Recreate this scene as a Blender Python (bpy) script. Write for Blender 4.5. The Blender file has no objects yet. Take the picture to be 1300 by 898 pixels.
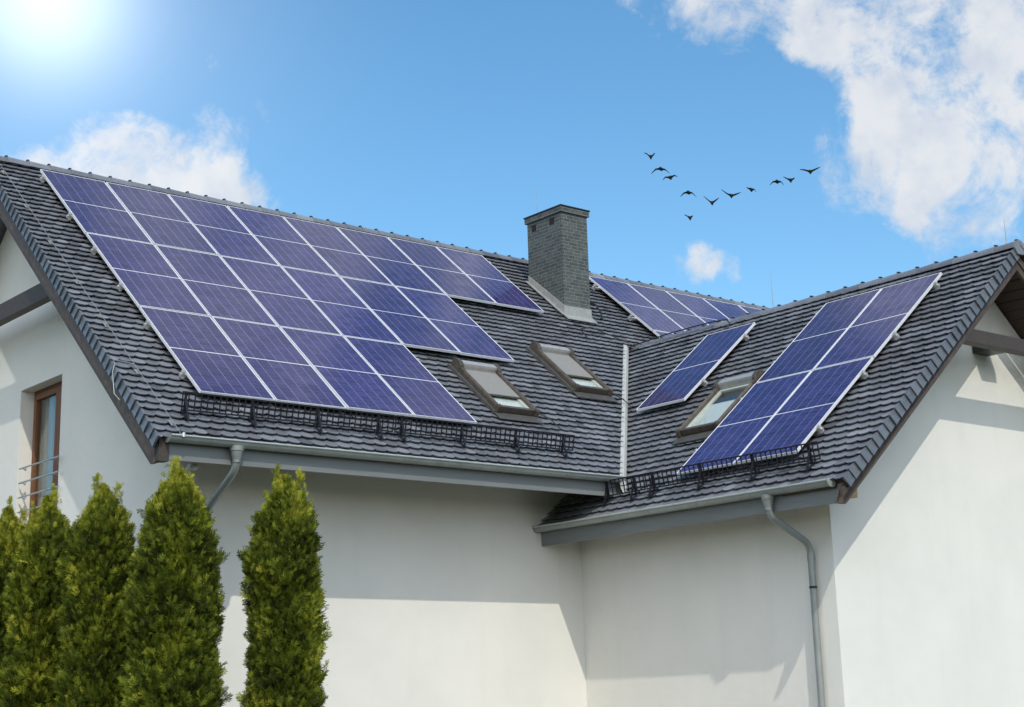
import bpy, bmesh, math, random
from mathutils import Vector, Matrix, noise

random.seed(7)
R = math.radians
scene = bpy.context.scene
col = scene.collection
ZO = 9.7                                     # the ground is z = 0, the eye is 1.58 m above it


def V3(x, y, z):
    return Vector((x, y, z + ZO))


# ------------------------------------------------------------------ frames of the two visible roof slopes
PA, PB = 0.6961123864, 0.6921844987
W0 = (9.583681, -6.939833, -2.245970)
TILE = -0.12                                  # height of the tile plane below the panel plane


class Frame:
    def __init__(s, o, u, v, n):
        s.o, s.u, s.v, s.n = Vector(o), Vector(u), Vector(v), Vector(n)

    def __call__(s, u, v, n=0.0):
        return s.o + s.u * u + s.v * v + s.n * n


FM = Frame((0, 0, ZO), (1, 0, 0), (0, -math.cos(PA), -math.sin(PA)), (0, -math.sin(PA), math.cos(PA)))
FW = Frame((W0[0], W0[1], W0[2] + ZO), (0, -1, 0), (-math.cos(PB), 0, -math.sin(PB)), (-math.sin(PB), 0, math.cos(PB)))


def zmain(y):
    return y * math.tan(PA) + TILE / math.cos(PA) + ZO


def zwing(x):
    return W0[2] + (x - W0[0]) * math.tan(PB) + TILE / math.cos(PB) + ZO


# ------------------------------------------------------------------ mesh builder
class MB:
    def __init__(s):
        s.v, s.f, s.t = [], [], []

    def add(s, vs, fs, tone=0.5):
        b = len(s.v)
        s.v += [tuple(p) for p in vs]
        for f in fs:
            s.f.append([i + b for i in f])
            s.t.append(tone)

    def hexa(s, p, tone=0.5):                 # p: 8 corners, bottom ring then top ring
        s.add(p, [(0, 1, 2, 3), (4, 5, 6, 7), (0, 1, 5, 4), (1, 2, 6, 5), (2, 3, 7, 6), (3, 0, 4, 7)], tone)

    def box(s, x0, x1, y0, y1, z0, z1, tone=0.5):
        s.hexa([(x0, y0, z0), (x1, y0, z0), (x1, y1, z0), (x0, y1, z0), (x0, y0, z1), (x1, y0, z1), (x1, y1, z1), (x0, y1, z1)], tone)

    def fbox(s, F, u0, u1, v0, v1, n0, n1, tone=0.5):
        s.hexa([F(u0, v0, n0), F(u1, v0, n0), F(u1, v1, n0), F(u0, v1, n0), F(u0, v0, n1), F(u1, v0, n1), F(u1, v1, n1), F(u0, v1, n1)], tone)

    def prism(s, pts, vec, tone=0.5):
        pts = [Vector(p) for p in pts]
        k = len(pts)
        vec = Vector(vec)
        s.add(pts + [p + vec for p in pts], [tuple(range(k)), tuple(range(k, 2 * k))] + [(i, (i + 1) % k, k + (i + 1) % k, k + i) for i in range(k)], tone)

    def loft(s, rings, tone=0.5, caps=True, closed=True):
        k = len(rings[0])
        vs = [p for r in rings for p in r]
        fs = []
        for a in range(len(rings) - 1):
            for i in range(k if closed else k - 1):
                j = (i + 1) % k
                fs.append((a * k + i, a * k + j, (a + 1) * k + j, (a + 1) * k + i))
        if caps:
            fs += [tuple(range(k)), tuple(range((len(rings) - 1) * k, len(rings) * k))]
        s.add(vs, fs, tone)

    def tube(s, pts, r, seg=10, tone=0.5):
        pts = [Vector(p) for p in pts]
        rr = r if isinstance(r, (list, tuple)) else [r] * len(pts)
        rings = []
        x = None
        for i, p in enumerate(pts):
            d = (pts[min(i + 1, len(pts) - 1)] - pts[max(i - 1, 0)]).normalized()
            if x is None:
                x = d.orthogonal().normalized()
            x = (x - d * x.dot(d)).normalized()
            y = d.cross(x)
            rings.append([p + (x * math.cos(2 * math.pi * k / seg) + y * math.sin(2 * math.pi * k / seg)) * rr[i] for k in range(seg)])
        s.loft(rings, tone)

    def build(s, name, mat, parent=None, loc=None, smooth=None, bevel=0, cuts=(), recalc=True):
        org = Vector(loc) if loc is not None else Vector((0, 0, 0))
        if parent is not None and loc is None:
            q = parent
            while q is not None:
                org = org + q.location
                q = q.parent
        me = bpy.data.meshes.new(name)
        me.from_pydata([Vector(p) - org for p in s.v], [], s.f)
        at = me.attributes.new('tone', 'FLOAT', 'FACE')
        at.data.foreach_set('value', s.t)
        if recalc or bevel or cuts:
            bm = bmesh.new()
            bm.from_mesh(me)
            if recalc:
                bmesh.ops.recalc_face_normals(bm, faces=bm.faces)
            for co, no in cuts:
                bmesh.ops.bisect_plane(bm, geom=bm.verts[:] + bm.edges[:] + bm.faces[:], plane_co=Vector(co) - org, plane_no=no, clear_outer=True)
            if bevel:
                bmesh.ops.bevel(bm, geom=bm.edges[:], offset=bevel, segments=2, affect='EDGES', profile=0.6)
            bm.to_mesh(me)
            bm.free()
        if smooth:
            for p in me.polygons:
                p.use_smooth = True
            me.set_sharp_from_angle(angle=R(smooth))
        me.materials.append(mat)
        o = bpy.data.objects.new(name, me)
        col.objects.link(o)
        if parent is not None:
            o.parent = parent
        elif loc is not None:
            o.location = loc
        return o


def tag(o, label=None, cat=None, group=None, kind=None):
    if label:
        o['label'] = label
    if cat:
        o['category'] = cat
    if group:
        o['group'] = group
    if kind:
        o['kind'] = kind
    return o


def empty(name, loc, label, cat, group=None):
    o = bpy.data.objects.new(name, None)
    o.empty_display_size = 0.2
    col.objects.link(o)
    o.location = loc
    return tag(o, label, cat, group)


# ------------------------------------------------------------------ materials
def mat(name, build):
    m = bpy.data.materials.new(name)
    m.use_nodes = True
    nt = m.node_tree
    bs = nt.nodes['Principled BSDF']
    build(nt, bs)
    return m


class NB:
    """small node helper"""
    def __init__(s, nt):
        s.nt = nt

    def n(s, t, **kw):
        x = s.nt.nodes.new(t)
        for k, v in kw.items():
            setattr(x, k, v)
        return x

    def link(s, a, b):
        s.nt.links.new(a, b)

    def val(s, sock, v):
        if hasattr(v, 'is_output'):
            s.link(v, sock)
        else:
            sock.default_value = v

    def math(s, op, a, b=0.0, c=0.0, clamp=False):
        x = s.n('ShaderNodeMath', operation=op, use_clamp=clamp)
        s.val(x.inputs[0], a)
        s.val(x.inputs[1], b)
        s.val(x.inputs[2], c)
        return x.outputs[0]

    def mix(s, f, a, b, bt='MIX'):
        x = s.n('ShaderNodeMix', data_type='RGBA', blend_type=bt)
        s.val(x.inputs[0], f)
        for k, c in ((6, a), (7, b)):
            if hasattr(c, 'is_output'):
                s.link(c, x.inputs[k])
            else:
                x.inputs[k].default_value = (*c, 1) if len(c) == 3 else c
        return x.outputs[2]

    def noise(s, vec, scale, detail=4, rough=0.55, dist=0.0):
        x = s.n('ShaderNodeTexNoise')
        if vec is not None:
            s.link(vec, x.inputs['Vector'])
        x.inputs['Scale'].default_value = scale
        x.inputs['Detail'].default_value = detail
        x.inputs['Roughness'].default_value = rough
        x.inputs['Distortion'].default_value = dist
        return x.outputs['Fac']

    def ramp(s, f, stops):
        x = s.n('ShaderNodeValToRGB')
        s.link(f, x.inputs[0])
        e = x.color_ramp.elements
        while len(e) < len(stops):
            e.new(0.5)
        for k, (p, c) in enumerate(stops):
            e[k].position = p
            e[k].color = (*c, 1) if len(c) == 3 else c
        return x.outputs[0]

    def maprange(s, v, a, b, c=0.0, d=1.0, smooth=True):
        x = s.n('ShaderNodeMapRange', interpolation_type='SMOOTHSTEP' if smooth else 'LINEAR')
        s.val(x.inputs[0], v)
        for k, q in zip((1, 2, 3, 4), (a, b, c, d)):
            x.inputs[k].default_value = q
        return x.outputs[0]

    def bump(s, bs, h, strength, dist):
        x = s.n('ShaderNodeBump')
        x.inputs['Strength'].default_value = strength
        x.inputs['Distance'].default_value = dist
        s.link(h, x.inputs['Height'])
        s.link(x.outputs[0], bs.inputs['Normal'])

    def obj(s):
        return s.n('ShaderNodeTexCoord').outputs['Object']

    def scaled(s, vec, sc):
        x = s.n('ShaderNodeMapping')
        s.link(vec, x.inputs[0])
        x.inputs['Scale'].default_value = sc
        return x.outputs[0]

    def attr(s, name):
        return s.n('ShaderNodeAttribute', attribute_name=name).outputs['Fac']


def simple(name, c0, c1, rough=0.5, metal=0.0, scale=8.0, bump=0.0, bscale=60.0, bdist=0.004, stretch=(1, 1, 1), spec=0.5):
    def b(nt, bs):
        k = NB(nt)
        v = k.scaled(k.obj(), stretch)
        f = k.noise(v, scale, 5, 0.6)
        k.link(k.ramp(f, [(0.3, c0), (0.7, c1)]), bs.inputs['Base Color'])
        bs.inputs['Roughness'].default_value = rough
        bs.inputs['Metallic'].default_value = metal
        bs.inputs['Specular IOR Level'].default_value = spec
        if bump:
            k.bump(bs, k.noise(v, bscale, 3, 0.6), bump, bdist)
    return mat(name, b)


def render_wall(nt, bs):
    k = NB(nt)
    o = k.obj()
    a = k.noise(o, 0.7, 4, 0.6)
    s = k.noise(k.scaled(o, (2.2, 2.2, 0.22)), 1.6, 5, 0.6)      # faint vertical weather streaks
    c = k.mix(k.maprange(a, 0.35, 0.7), (0.80, 0.79, 0.735), (0.75, 0.745, 0.695))
    c = k.mix(k.maprange(s, 0.5, 0.85, 0, 0.28), c, (0.66, 0.65, 0.60))
    k.link(c, bs.inputs['Base Color'])
    bs.inputs['Roughness'].default_value = 0.93
    bs.inputs['Specular IOR Level'].default_value = 0.15
    g = k.math('ADD', k.noise(o, 140, 4, 0.7), k.math('MULTIPLY', k.noise(o, 5, 2, 0.5), 1.5))
    k.bump(bs, g, 0.5, 0.008)


def tile_mat(nt, bs):
    k = NB(nt)
    o = k.obj()
    t = k.attr('tone')
    n1 = k.noise(o, 1.3, 4, 0.6)
    n2 = k.noise(o, 26, 4, 0.7)
    c = k.ramp(t, [(0.0, (0.090, 0.097, 0.111)), (0.5, (0.185, 0.199, 0.226)), (1.0, (0.290, 0.309, 0.345))])
    c = k.mix(k.maprange(n2, 0.45, 0.75, 0, 0.5), c, (0.26, 0.268, 0.285))
    c = k.mix(k.maprange(n1, 0.45, 0.75, 0, 0.45), c, (0.105, 0.106, 0.114))
    lich = k.math('MULTIPLY', k.maprange(k.noise(o, 11, 5, 0.75), 0.66, 0.74), k.maprange(n1, 0.4, 0.65))
    c = k.mix(k.math('MULTIPLY', lich, 0.55), c, (0.15, 0.145, 0.12))
    k.link(c, bs.inputs['Base Color'])
    k.link(k.maprange(n2, 0.3, 0.7, 0.26, 0.42), bs.inputs['Roughness'])
    bs.inputs['Specular IOR Level'].default_value = 0.6
    k.bump(bs, k.noise(o, 70, 3, 0.6), 0.25, 0.004)


def cell_mat(nt, bs):
    k = NB(nt)
    o = k.obj()
    sp = k.n('ShaderNodeSeparateXYZ')
    k.link(o, sp.inputs[0])
    PWc, PLc, m0 = 1.036, 2.2075, 0.014
    cu = k.math('DIVIDE', k.math('SUBTRACT', sp.outputs[0], m0), (PWc - 2 * m0) / 6)
    yv = k.math('MULTIPLY', sp.outputs[1], -1.0)
    half = k.math('SUBTRACT', k.math('ABSOLUTE', k.math('SUBTRACT', yv, PLc / 2)), 0.009)
    cv = k.math('DIVIDE', half, (PLc / 2 - m0 - 0.009) / 12)

    def dist(c, size):                        # metres to the nearest cell border
        f = k.math('FRACT', c)
        return k.math('MULTIPLY', k.math('MINIMUM', f, k.math('SUBTRACT', 1.0, f)), size)
    du = dist(cu, (PWc - 2 * m0) / 6)
    dv = dist(cv, (PLc / 2 - m0 - 0.009) / 12)
    gap_u = k.maprange(du, 0.0022, 0.0034, 1, 0)
    gap_v = k.maprange(dv, 0.0010, 0.0019, 1, 0)
    mid = k.maprange(half, -0.0015, 0.0005, 1, 0)
    edge = k.math('MAXIMUM', k.math('GREATER_THAN', k.math('ABSOLUTE', k.math('SUBTRACT', sp.outputs[0], PWc / 2)), PWc / 2 - m0),
                  k.math('GREATER_THAN', half, PLc / 2 - m0 - 0.009))
    bus = k.math('MULTIPLY', k.math('FRACT', k.math('MULTIPLY', cu, 9.0)), 1.0)
    bus = k.maprange(k.math('MINIMUM', bus, k.math('SUBTRACT', 1.0, bus)), 0.02, 0.06, 1, 0)
    wn = k.n('ShaderNodeTexWhiteNoise', noise_dimensions='4D')
    cm = k.n('ShaderNodeCombineXYZ')
    k.link(k.math('FLOOR', cu), cm.inputs[0])
    k.link(k.math('FLOOR', cv), cm.inputs[1])
    k.link(k.math('GREATER_THAN', yv, PLc / 2), cm.inputs[2])
    k.link(cm.outputs[0], wn.inputs['Vector'])
    oi = k.n('ShaderNodeObjectInfo')
    k.link(oi.outputs['Random'], wn.inputs['W'])
    vo = k.n('ShaderNodeTexVoronoi')
    k.link(o, vo.inputs['Vector'])
    vo.inputs['Scale'].default_value = 70
    sv = k.n('ShaderNodeSeparateColor')
    k.link(vo.outputs['Color'], sv.inputs[0])
    x = k.math('ADD', k.math('MULTIPLY', wn.outputs['Value'], 0.45), k.math('MULTIPLY', sv.outputs[0], 0.55))
    c = k.ramp(x, [(0.0, (0.014, 0.012, 0.068)), (0.5, (0.025, 0.022, 0.108)), (1.0, (0.050, 0.045, 0.170))])
    pan = k.n('ShaderNodeHueSaturation')
    k.link(k.maprange(oi.outputs['Random'], 0, 1, 0.86, 1.16, False), pan.inputs['Value'])
    k.link(k.maprange(k.math('FRACT', k.math('MULTIPLY', oi.outputs['Random'], 7.31)), 0, 1, 0.497, 0.503, False), pan.inputs['Hue'])
    k.link(c, pan.inputs['Color'])
    c = pan.outputs[0]
    c = k.mix(k.math('MULTIPLY', bus, 0.10), c, (0.45, 0.45, 0.55))
    c = k.mix(k.math('MULTIPLY', gap_v, 0.28), c, (0.26, 0.26, 0.42))
    c = k.mix(k.math('MULTIPLY', gap_u, 0.6), c, (0.42, 0.42, 0.55))
    c = k.mix(k.math('MAXIMUM', mid, edge), c, (0.72, 0.73, 0.76))
    k.link(c, bs.inputs['Base Color'])
    dust = k.noise(o, 3.0, 5, 0.65)
    k.link(k.maprange(dust, 0.3, 0.75, 0.07, 0.16), bs.inputs['Roughness'])
    bs.inputs['IOR'].default_value = 1.5
    bs.inputs['Specular IOR Level'].default_value = 0.5
    k.bump(bs, k.noise(o, 1.1, 2, 0.5), 0.05, 0.02)


def wood_mat(c0, c1, c2, stretch):
    def b(nt, bs):
        k = NB(nt)
        v = k.scaled(k.obj(), stretch)
        f = k.noise(v, 9, 6, 0.65, 0.6)
        k.link(k.ramp(f, [(0.25, c0), (0.5, c1), (0.78, c2)]), bs.inputs['Base Color'])
        bs.inputs['Roughness'].default_value = 0.6
        k.bump(bs, k.noise(v, 26, 4, 0.6), 0.4, 0.004)
    return b


def slate_mat(nt, bs):
    """slate cladding of the chimney: courses of small plates, joints by height and along the face"""
    k = NB(nt)
    o = k.obj()
    sp = k.n('ShaderNodeSeparateXYZ')
    k.link(o, sp.inputs[0])
    cm = k.n('ShaderNodeCombineXYZ')
    k.link(k.math('ADD', sp.outputs[0], k.math('MULTIPLY', sp.outputs[1], 1.0)), cm.inputs[0])
    k.link(sp.outputs[2], cm.inputs[1])
    br = k.n('ShaderNodeTexBrick')
    k.link(cm.outputs[0], br.inputs['Vector'])
    br.inputs['Scale'].default_value = 1.0
    br.inputs['Brick Width'].default_value = 0.155
    br.inputs['Row Height'].default_value = 0.062
    br.inputs['Mortar Size'].default_value = 0.005
    br.inputs['Bias'].default_value = -0.1
    br.inputs['Color1'].default_value = (0.050, 0.059, 0.055, 1)
    br.inputs['Color2'].default_value = (0.100, 0.113, 0.106, 1)
    br.inputs['Mortar'].default_value = (0.20, 0.215, 0.207, 1)
    br.offset_frequency = 2
    br.squash = 1.35
    br.squash_frequency = 3
    n = k.noise(o, 14, 5, 0.65)
    c = k.mix(k.maprange(n, 0.35, 0.7, 0, 0.6), br.outputs['Color'], (0.062, 0.072, 0.068))
    k.link(c, bs.inputs['Base Color'])
    bs.inputs['Roughness'].default_value = 0.62
    h = k.math('ADD', k.math('MULTIPLY', br.outputs['Fac'], -0.8), k.math('MULTIPLY', n, 0.5))
    k.bump(bs, h, 0.6, 0.008)


def leaf_mat(nt, bs):
    k = NB(nt)
    o = k.obj()
    t = k.attr('tone')
    n = k.noise(o, 4.5, 4, 0.6)
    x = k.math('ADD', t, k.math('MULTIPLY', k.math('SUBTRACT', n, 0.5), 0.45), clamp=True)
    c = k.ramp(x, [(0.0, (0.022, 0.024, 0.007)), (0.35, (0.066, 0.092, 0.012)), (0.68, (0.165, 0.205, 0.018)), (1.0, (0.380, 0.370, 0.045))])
    k.link(c, bs.inputs['Base Color'])
    bs.inputs['Roughness'].default_value = 0.7
    bs.inputs['Specular IOR Level'].default_value = 0.12
    tr = k.n('ShaderNodeBsdfTranslucent')
    k.link(c, tr.inputs[0])
    ms = k.n('ShaderNodeMixShader')
    ms.inputs[0].default_value = 0.16
    k.link(bs.outputs[0], ms.inputs[1])
    k.link(tr.outputs[0], ms.inputs[2])
    k.link(ms.outputs[0], nt.nodes['Material Output'].inputs[0])


def glass_mat(nt, bs):
    k = NB(nt)
    bs.inputs['Base Color'].default_value = (0.93, 0.96, 0.95, 1)
    bs.inputs['Roughness'].default_value = 0.02
    bs.inputs['Transmission Weight'].default_value = 0.0
    bs.inputs['IOR'].default_value = 1.55
    # a double pane: a mirror-like skin over a clear sheet that lets the room behind show
    lw = k.n('ShaderNodeLayerWeight')
    lw.inputs['Blend'].default_value = 0.5
    fr = k.math('ADD', 0.05, k.math('MULTIPLY', k.math('POWER', lw.outputs['Facing'], 4.0), 0.75))
    gl = k.n('ShaderNodeBsdfGlossy')
    gl.inputs['Roughness'].default_value = 0.02
    tp = k.n('ShaderNodeBsdfTransparent')
    tp.inputs[0].default_value = (0.93, 0.96, 0.95, 1)
    ms = k.n('ShaderNodeMixShader')
    k.link(fr, ms.inputs[0])
    k.link(tp.outputs[0], ms.inputs[1])
    k.link(gl.outputs[0], ms.inputs[2])
    k.link(ms.outputs[0], nt.nodes['Material Output'].inputs[0])


def grass_mat(nt, bs):
    k = NB(nt)
    o = k.obj()
    c = k.mix(k.noise(o, 0.6, 6, 0.7), (0.035, 0.055, 0.012), (0.085, 0.105, 0.028))
    k.link(c, bs.inputs['Base Color'])
    bs.inputs['Roughness'].default_value = 0.9
    k.bump(bs, k.noise(o, 40, 4, 0.7), 0.8, 0.03)


def paver_mat(nt, bs):
    k = NB(nt)
    o = k.obj()
    br = k.n('ShaderNodeTexBrick')
    k.link(o, br.inputs['Vector'])
    br.inputs['Scale'].default_value = 1.0
    br.inputs['Brick Width'].default_value = 0.2
    br.inputs['Row Height'].default_value = 0.1
    br.inputs['Mortar Size'].default_value = 0.004
    br.inputs['Color1'].default_value = (0.17, 0.165, 0.15, 1)
    br.inputs['Color2'].default_value = (0.23, 0.225, 0.205, 1)
    br.inputs['Mortar'].default_value = (0.14, 0.13, 0.12, 1)
    k.link(br.outputs['Color'], bs.inputs['Base Color'])
    bs.inputs['Roughness'].default_value = 0.9


M = {}
M['wall'] = mat('white_render', render_wall)
M['tile'] = mat('anthracite_clay_tile', tile_mat)
M['cell'] = mat('solar_cells', cell_mat)
M['alu'] = simple('anodised_aluminium', (0.80, 0.81, 0.83), (0.88, 0.89, 0.90), 0.42, 0.3, 6, 0.05)
M['rail'] = simple('raw_aluminium', (0.62, 0.62, 0.60), (0.74, 0.74, 0.70), 0.38, 0.7, 20, 0.1)
M['gutter'] = simple('weathered_zinc', (0.235, 0.262, 0.255), (0.31, 0.335, 0.325), 0.46, 0.35, 5, 0.08, 30)
M['lip'] = simple('pale_zinc', (0.44, 0.48, 0.46), (0.56, 0.60, 0.57), 0.42, 0.4, 9, 0.1, 40)
M['fascia'] = simple('grey_painted_board', (0.165, 0.180, 0.182), (0.205, 0.222, 0.222), 0.5, 0.0, 3, 0.06, 60, 0.003, (0.4, 0.4, 4))
M['soffit'] = simple('soffit_board', (0.20, 0.19, 0.17), (0.26, 0.25, 0.22), 0.8, 0.0, 3)
M['valley'] = simple('bright_valley_sheet', (0.40, 0.42, 0.40), (0.52, 0.54, 0.51), 0.6, 0.15, 7, 0.1, 30)
M['lead'] = simple('grey_flashing', (0.30, 0.31, 0.295), (0.40, 0.41, 0.385), 0.55, 0.25, 8, 0.2, 25)
M['lead_dark'] = simple('dark_grey_flashing', (0.075, 0.074, 0.070), (0.12, 0.12, 0.113), 0.5, 0.3, 8, 0.2, 25)
M['iron'] = simple('black_painted_steel', (0.008, 0.008, 0.012), (0.018, 0.018, 0.024), 0.45, 0.2, 20)
M['steel'] = simple('brushed_steel', (0.58, 0.58, 0.57), (0.70, 0.70, 0.68), 0.3, 0.9, 20)
M['wire'] = simple('galvanised_wire', (0.30, 0.31, 0.30), (0.42, 0.42, 0.41), 0.45, 0.5, 30)
M['bark'] = simple('conifer_bark', (0.06, 0.04, 0.025), (0.12, 0.08, 0.05), 0.9, 0, 14, 0.6, 40, 0.01, (1, 1, 0.2))
M['barge_y'] = mat('brown_stained_board', wood_mat((0.055, 0.036, 0.026), (0.095, 0.064, 0.046), (0.150, 0.105, 0.078), (8, 0.7, 0.9)))
M['barge_x'] = mat('brown_stained_board_across', wood_mat((0.045, 0.031, 0.024), (0.078, 0.055, 0.043), (0.120, 0.086, 0.068), (0.7, 8, 0.9)))
M['beam'] = mat('dark_weathered_beam', wood_mat((0.034, 0.026, 0.022), (0.058, 0.044, 0.037), (0.090, 0.070, 0.058), (0.9, 0.9, 9)))
M['undereave'] = mat('dark_brown_soffit', wood_mat((0.030, 0.014, 0.009), (0.048, 0.024, 0.015), (0.070, 0.036, 0.024), (0.8, 6, 6)))
M['window_wood'] = mat('varnished_window_wood', wood_mat((0.105, 0.038, 0.014), (0.165, 0.066, 0.025), (0.230, 0.100, 0.042), (6, 6, 0.6)))
M['pine'] = mat('raw_pine_end', wood_mat((0.38, 0.23, 0.10), (0.50, 0.33, 0.15), (0.60, 0.42, 0.22), (4, 4, 4)))
M['sky_frame'] = simple('bronze_brown_aluminium', (0.090, 0.074, 0.058), (0.150, 0.128, 0.104), 0.38, 0.45, 12, 0.05)
M['sky_hood'] = simple('grey_aluminium_hood', (0.42, 0.415, 0.395), (0.52, 0.515, 0.49), 0.32, 0.45, 10)
M['awning'] = simple('grey_shutter_fabric', (0.215, 0.212, 0.198), (0.265, 0.262, 0.245), 0.7, 0.0, 30, 0.3, 160, 0.002)
M['glare_white'] = simple('white_glare_sheet', (0.70, 0.71, 0.69), (0.78, 0.79, 0.77), 0.8, 0, 5)
M['sash'] = simple('pale_window_sash', (0.36, 0.40, 0.36), (0.46, 0.50, 0.45), 0.5, 0, 8)
M['room'] = simple('dark_room', (0.016, 0.018, 0.018), (0.03, 0.032, 0.03), 0.9, 0, 3)
M['curtain'] = simple('grey_net_curtain', (0.17, 0.17, 0.155), (0.36, 0.36, 0.33), 0.9, 0, 4, 0, 60, 0.004, (9, 9, 0.2))
M['slate'] = mat('slate_cladding', slate_mat)
M['dark_cap'] = simple('dark_sheet_cap', (0.018, 0.020, 0.021), (0.034, 0.037, 0.038), 0.5, 0.3, 9)
M['void'] = simple('rusty_vent_opening', (0.010, 0.006, 0.005), (0.026, 0.014, 0.010), 0.9, 0, 20)
M['plastic_white'] = simple('white_plastic', (0.72, 0.72, 0.69), (0.80, 0.80, 0.77), 0.35, 0, 10)
M['lamp_dark'] = simple('anthracite_lamp_housing', (0.030, 0.034, 0.038), (0.05, 0.055, 0.06), 0.4, 0.3, 10)
M['lamp_lens'] = simple('frosted_lamp_lens', (0.30, 0.34, 0.36), (0.38, 0.42, 0.44), 0.25, 0, 10)
M['rubber'] = simple('black_cable', (0.010, 0.010, 0.011), (0.02, 0.02, 0.02), 0.5, 0, 10)
M['leaf'] = mat('thuja_foliage', leaf_mat)
M['glass'] = mat('window_glass', glass_mat)
M['bird'] = simple('dark_plumage', (0.018, 0.018, 0.014), (0.055, 0.052, 0.038), 0.8, 0, 6)
M['grass'] = mat('lawn', grass_mat)
M['paver'] = mat('grey_paving', paver_mat)

# ------------------------------------------------------------------ ground
g = MB()
g.add([(-900, -900, 0), (900, -900, 0), (900, 900, 0), (-900, 900, 0)], [(0, 1, 2, 3)])
tag(g.build('ground', M['grass']), 'mown lawn around the house', 'lawn', kind='structure')
g = MB()  # unseen paved areas, added to bounce light up onto the walls
g.add([(-0.0, -7.9, 0.004), (6.64, -7.9, 0.004), (6.64, -4.45, 0.004), (0.0, -4.45, 0.004)], [(0, 1, 2, 3)])
g.add([(-6.0, -4.4, 0.004), (-0.002, -4.4, 0.004), (-0.002, 9, 0.004), (-6, 9, 0.004)], [(0, 1, 2, 3)])
g.add([(4.0, -15.0, 0.004), (15.5, -15.0, 0.004), (15.5, -9.12, 0.004), (6.64, -9.12, 0.004), (6.64, -7.9, 0.004), (4.0, -7.9, 0.004)], [(0, 1, 2, 3, 4, 5)])
tag(g.build('bounce_paving', M['paver']), 'unseen paved ground along the house walls, added to bounce light', 'bounce_paving', kind='structure')

# ------------------------------------------------------------------ house
house = empty('house', (3.0, -3.0, 0.0), 'white rendered house with dark tiled roofs, two wings meeting in a valley', 'house')
YW, XW, YG = -4.45, 6.64, -9.12               # front wall, side wall of the wing, gable wall of the wing
XE = 19.6                                     # far gable of the main roof
YR = 0.40                                     # main ridge
ZR = zmain(YR)


def zback(y):                                 # back slope of the main roof
    return ZR - (y - YR) * math.tan(PA)


YB = 2 * YR - YW
# main walls
m = MB()
m.box(0.351, XE - 1.101, YW, YW + 0.35, 0, zmain(YW) - 0.13)
m.build('wall', M['wall'], house)
m = MB()
m.box(0.351, XE - 1.101, YB - 0.35, YB, 0, zmain(YW) - 0.13)
m.build('wall', M['wall'], house)
WY0, WY1, WZ1 = -1.122, 0.310, -3.355 + ZO   # opening of the gable window
WZ0 = -5.62 + ZO
lo = 0.20


def gable_strip(m, y0, y1, z0, x0=0.0, x1=0.35):
    ys = [y0, y1] if not (y0 < YR < y1) else [y0, YR, y1]
    top = [(x0, y, (zmain(y) if y <= YR else zback(y)) - lo) for y in ys]
    m.prism([(x0, y0, z0), (x0, y1, z0)] + top[::-1], (x1 - x0, 0, 0))


m = MB()
gable_strip(m, YW, WY0, 0)
gable_strip(m, WY0, WY1, WZ1)
gable_strip(m, WY1, YB, 0)
m.box(0, 0.35, WY0, WY1, 0, WZ0)
m.build('gable_wall', M['wall'], house)
m = MB()
gable_strip(m, YW, YB, 0, XE - 1.1, XE - 0.8)
m.build('gable_wall', M['wall'], house)

# wing walls
XR_F, XR_B = 10.10, 10.25                     # the wing ridge runs very slightly askew
ZRF, ZRB = -1.985 + ZO, -1.915 + ZO
XR = 10.12
XWR = 13.6


def zright(x):
    return -1.93 + ZO - (x - 10.1) * math.tan(PB)


m = MB()
m.box(XW, XW + 0.35, YG + 0.35, YW - 0.002, 0, zwing(XW) - 0.10)
m.build('wall', M['wall'], house)
m = MB()
m.box(XWR - 0.35, XWR, YG + 0.35, YW - 0.002, 0, zright(XWR) - 0.10)
m.build('wall', M['wall'], house)
m = MB()
m.prism([(XW, YG, 0), (XWR, YG, 0), (XWR, YG, zright(XWR) - 0.13), (10.1, YG, zright(10.1) - 0.13), (XW, YG, zwing(XW) - 0.10)], (0, 0.35, 0))
m.build('gable_wall', M['wall'], house)

# ------------------------------------------------------------------ tiles
TW, GA, TH = 0.18, 0.1632, 0.021


def vmain_verge(v):                           # left edge of the main tiles
    return -0.725 - 0.018 * v


def uwing_verge(v):                           # right edge of the wing tiles
    return 3.02 + 0.018 * v


def one_tile(m, F, uc, vt, head, w, tone, rise, rot):
    """beaver-tail tile: rounded tail at vt, head hidden under the courses above"""
    hw = w / 2 - 0.0018
    sag = 0.052
    arc = []
    for k in range(9):
        s = -1 + 2 * k / 8
        arc.append((uc + hw * s, vt - sag * (s * s) * (0.55 + 0.45 * s * s)))
    pts = [(uc - hw, vt - head), (uc + hw, vt - head)] + arc[::-1]
    sl = (TH + 0.015) / GA

    def nn(v, u):
        return TILE + rise + TH * 0.5 - (vt - v) * sl + rot * (u - uc)
    k = len(pts)
    top = [F(u, v, nn(v, u)) for u, v in pts]
    bot = [F(u, v - (0.013 if q > 1 else 0), nn(v, u) - TH) for q, (u, v) in enumerate(pts)]   # the tail is undercut
    m.add(top + bot, [tuple(range(k)), tuple(range(2 * k - 1, k - 1, -1))] + [(i, k + i, k + (i + 1) % k, (i + 1) % k) for i in range(k)], tone)


def course(m, F, k, vt, u0, u1, rng):
    off = 0.5 * TW if k % 2 else 0.0
    n0 = math.floor((u0 - off) / TW) - 1
    u = n0 * TW + off
    while u - TW / 2 < u1:
        if u + TW / 2 > u0:
            tone = min(1, max(0, rng.gauss(0.47, 0.20)))
            one_tile(m, F, u, vt + rng.gauss(0, 0.0018), GA * 1.45, TW, tone, rng.gauss(0, 0.0014), rng.gauss(0, 0.010))
        u += TW


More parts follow.
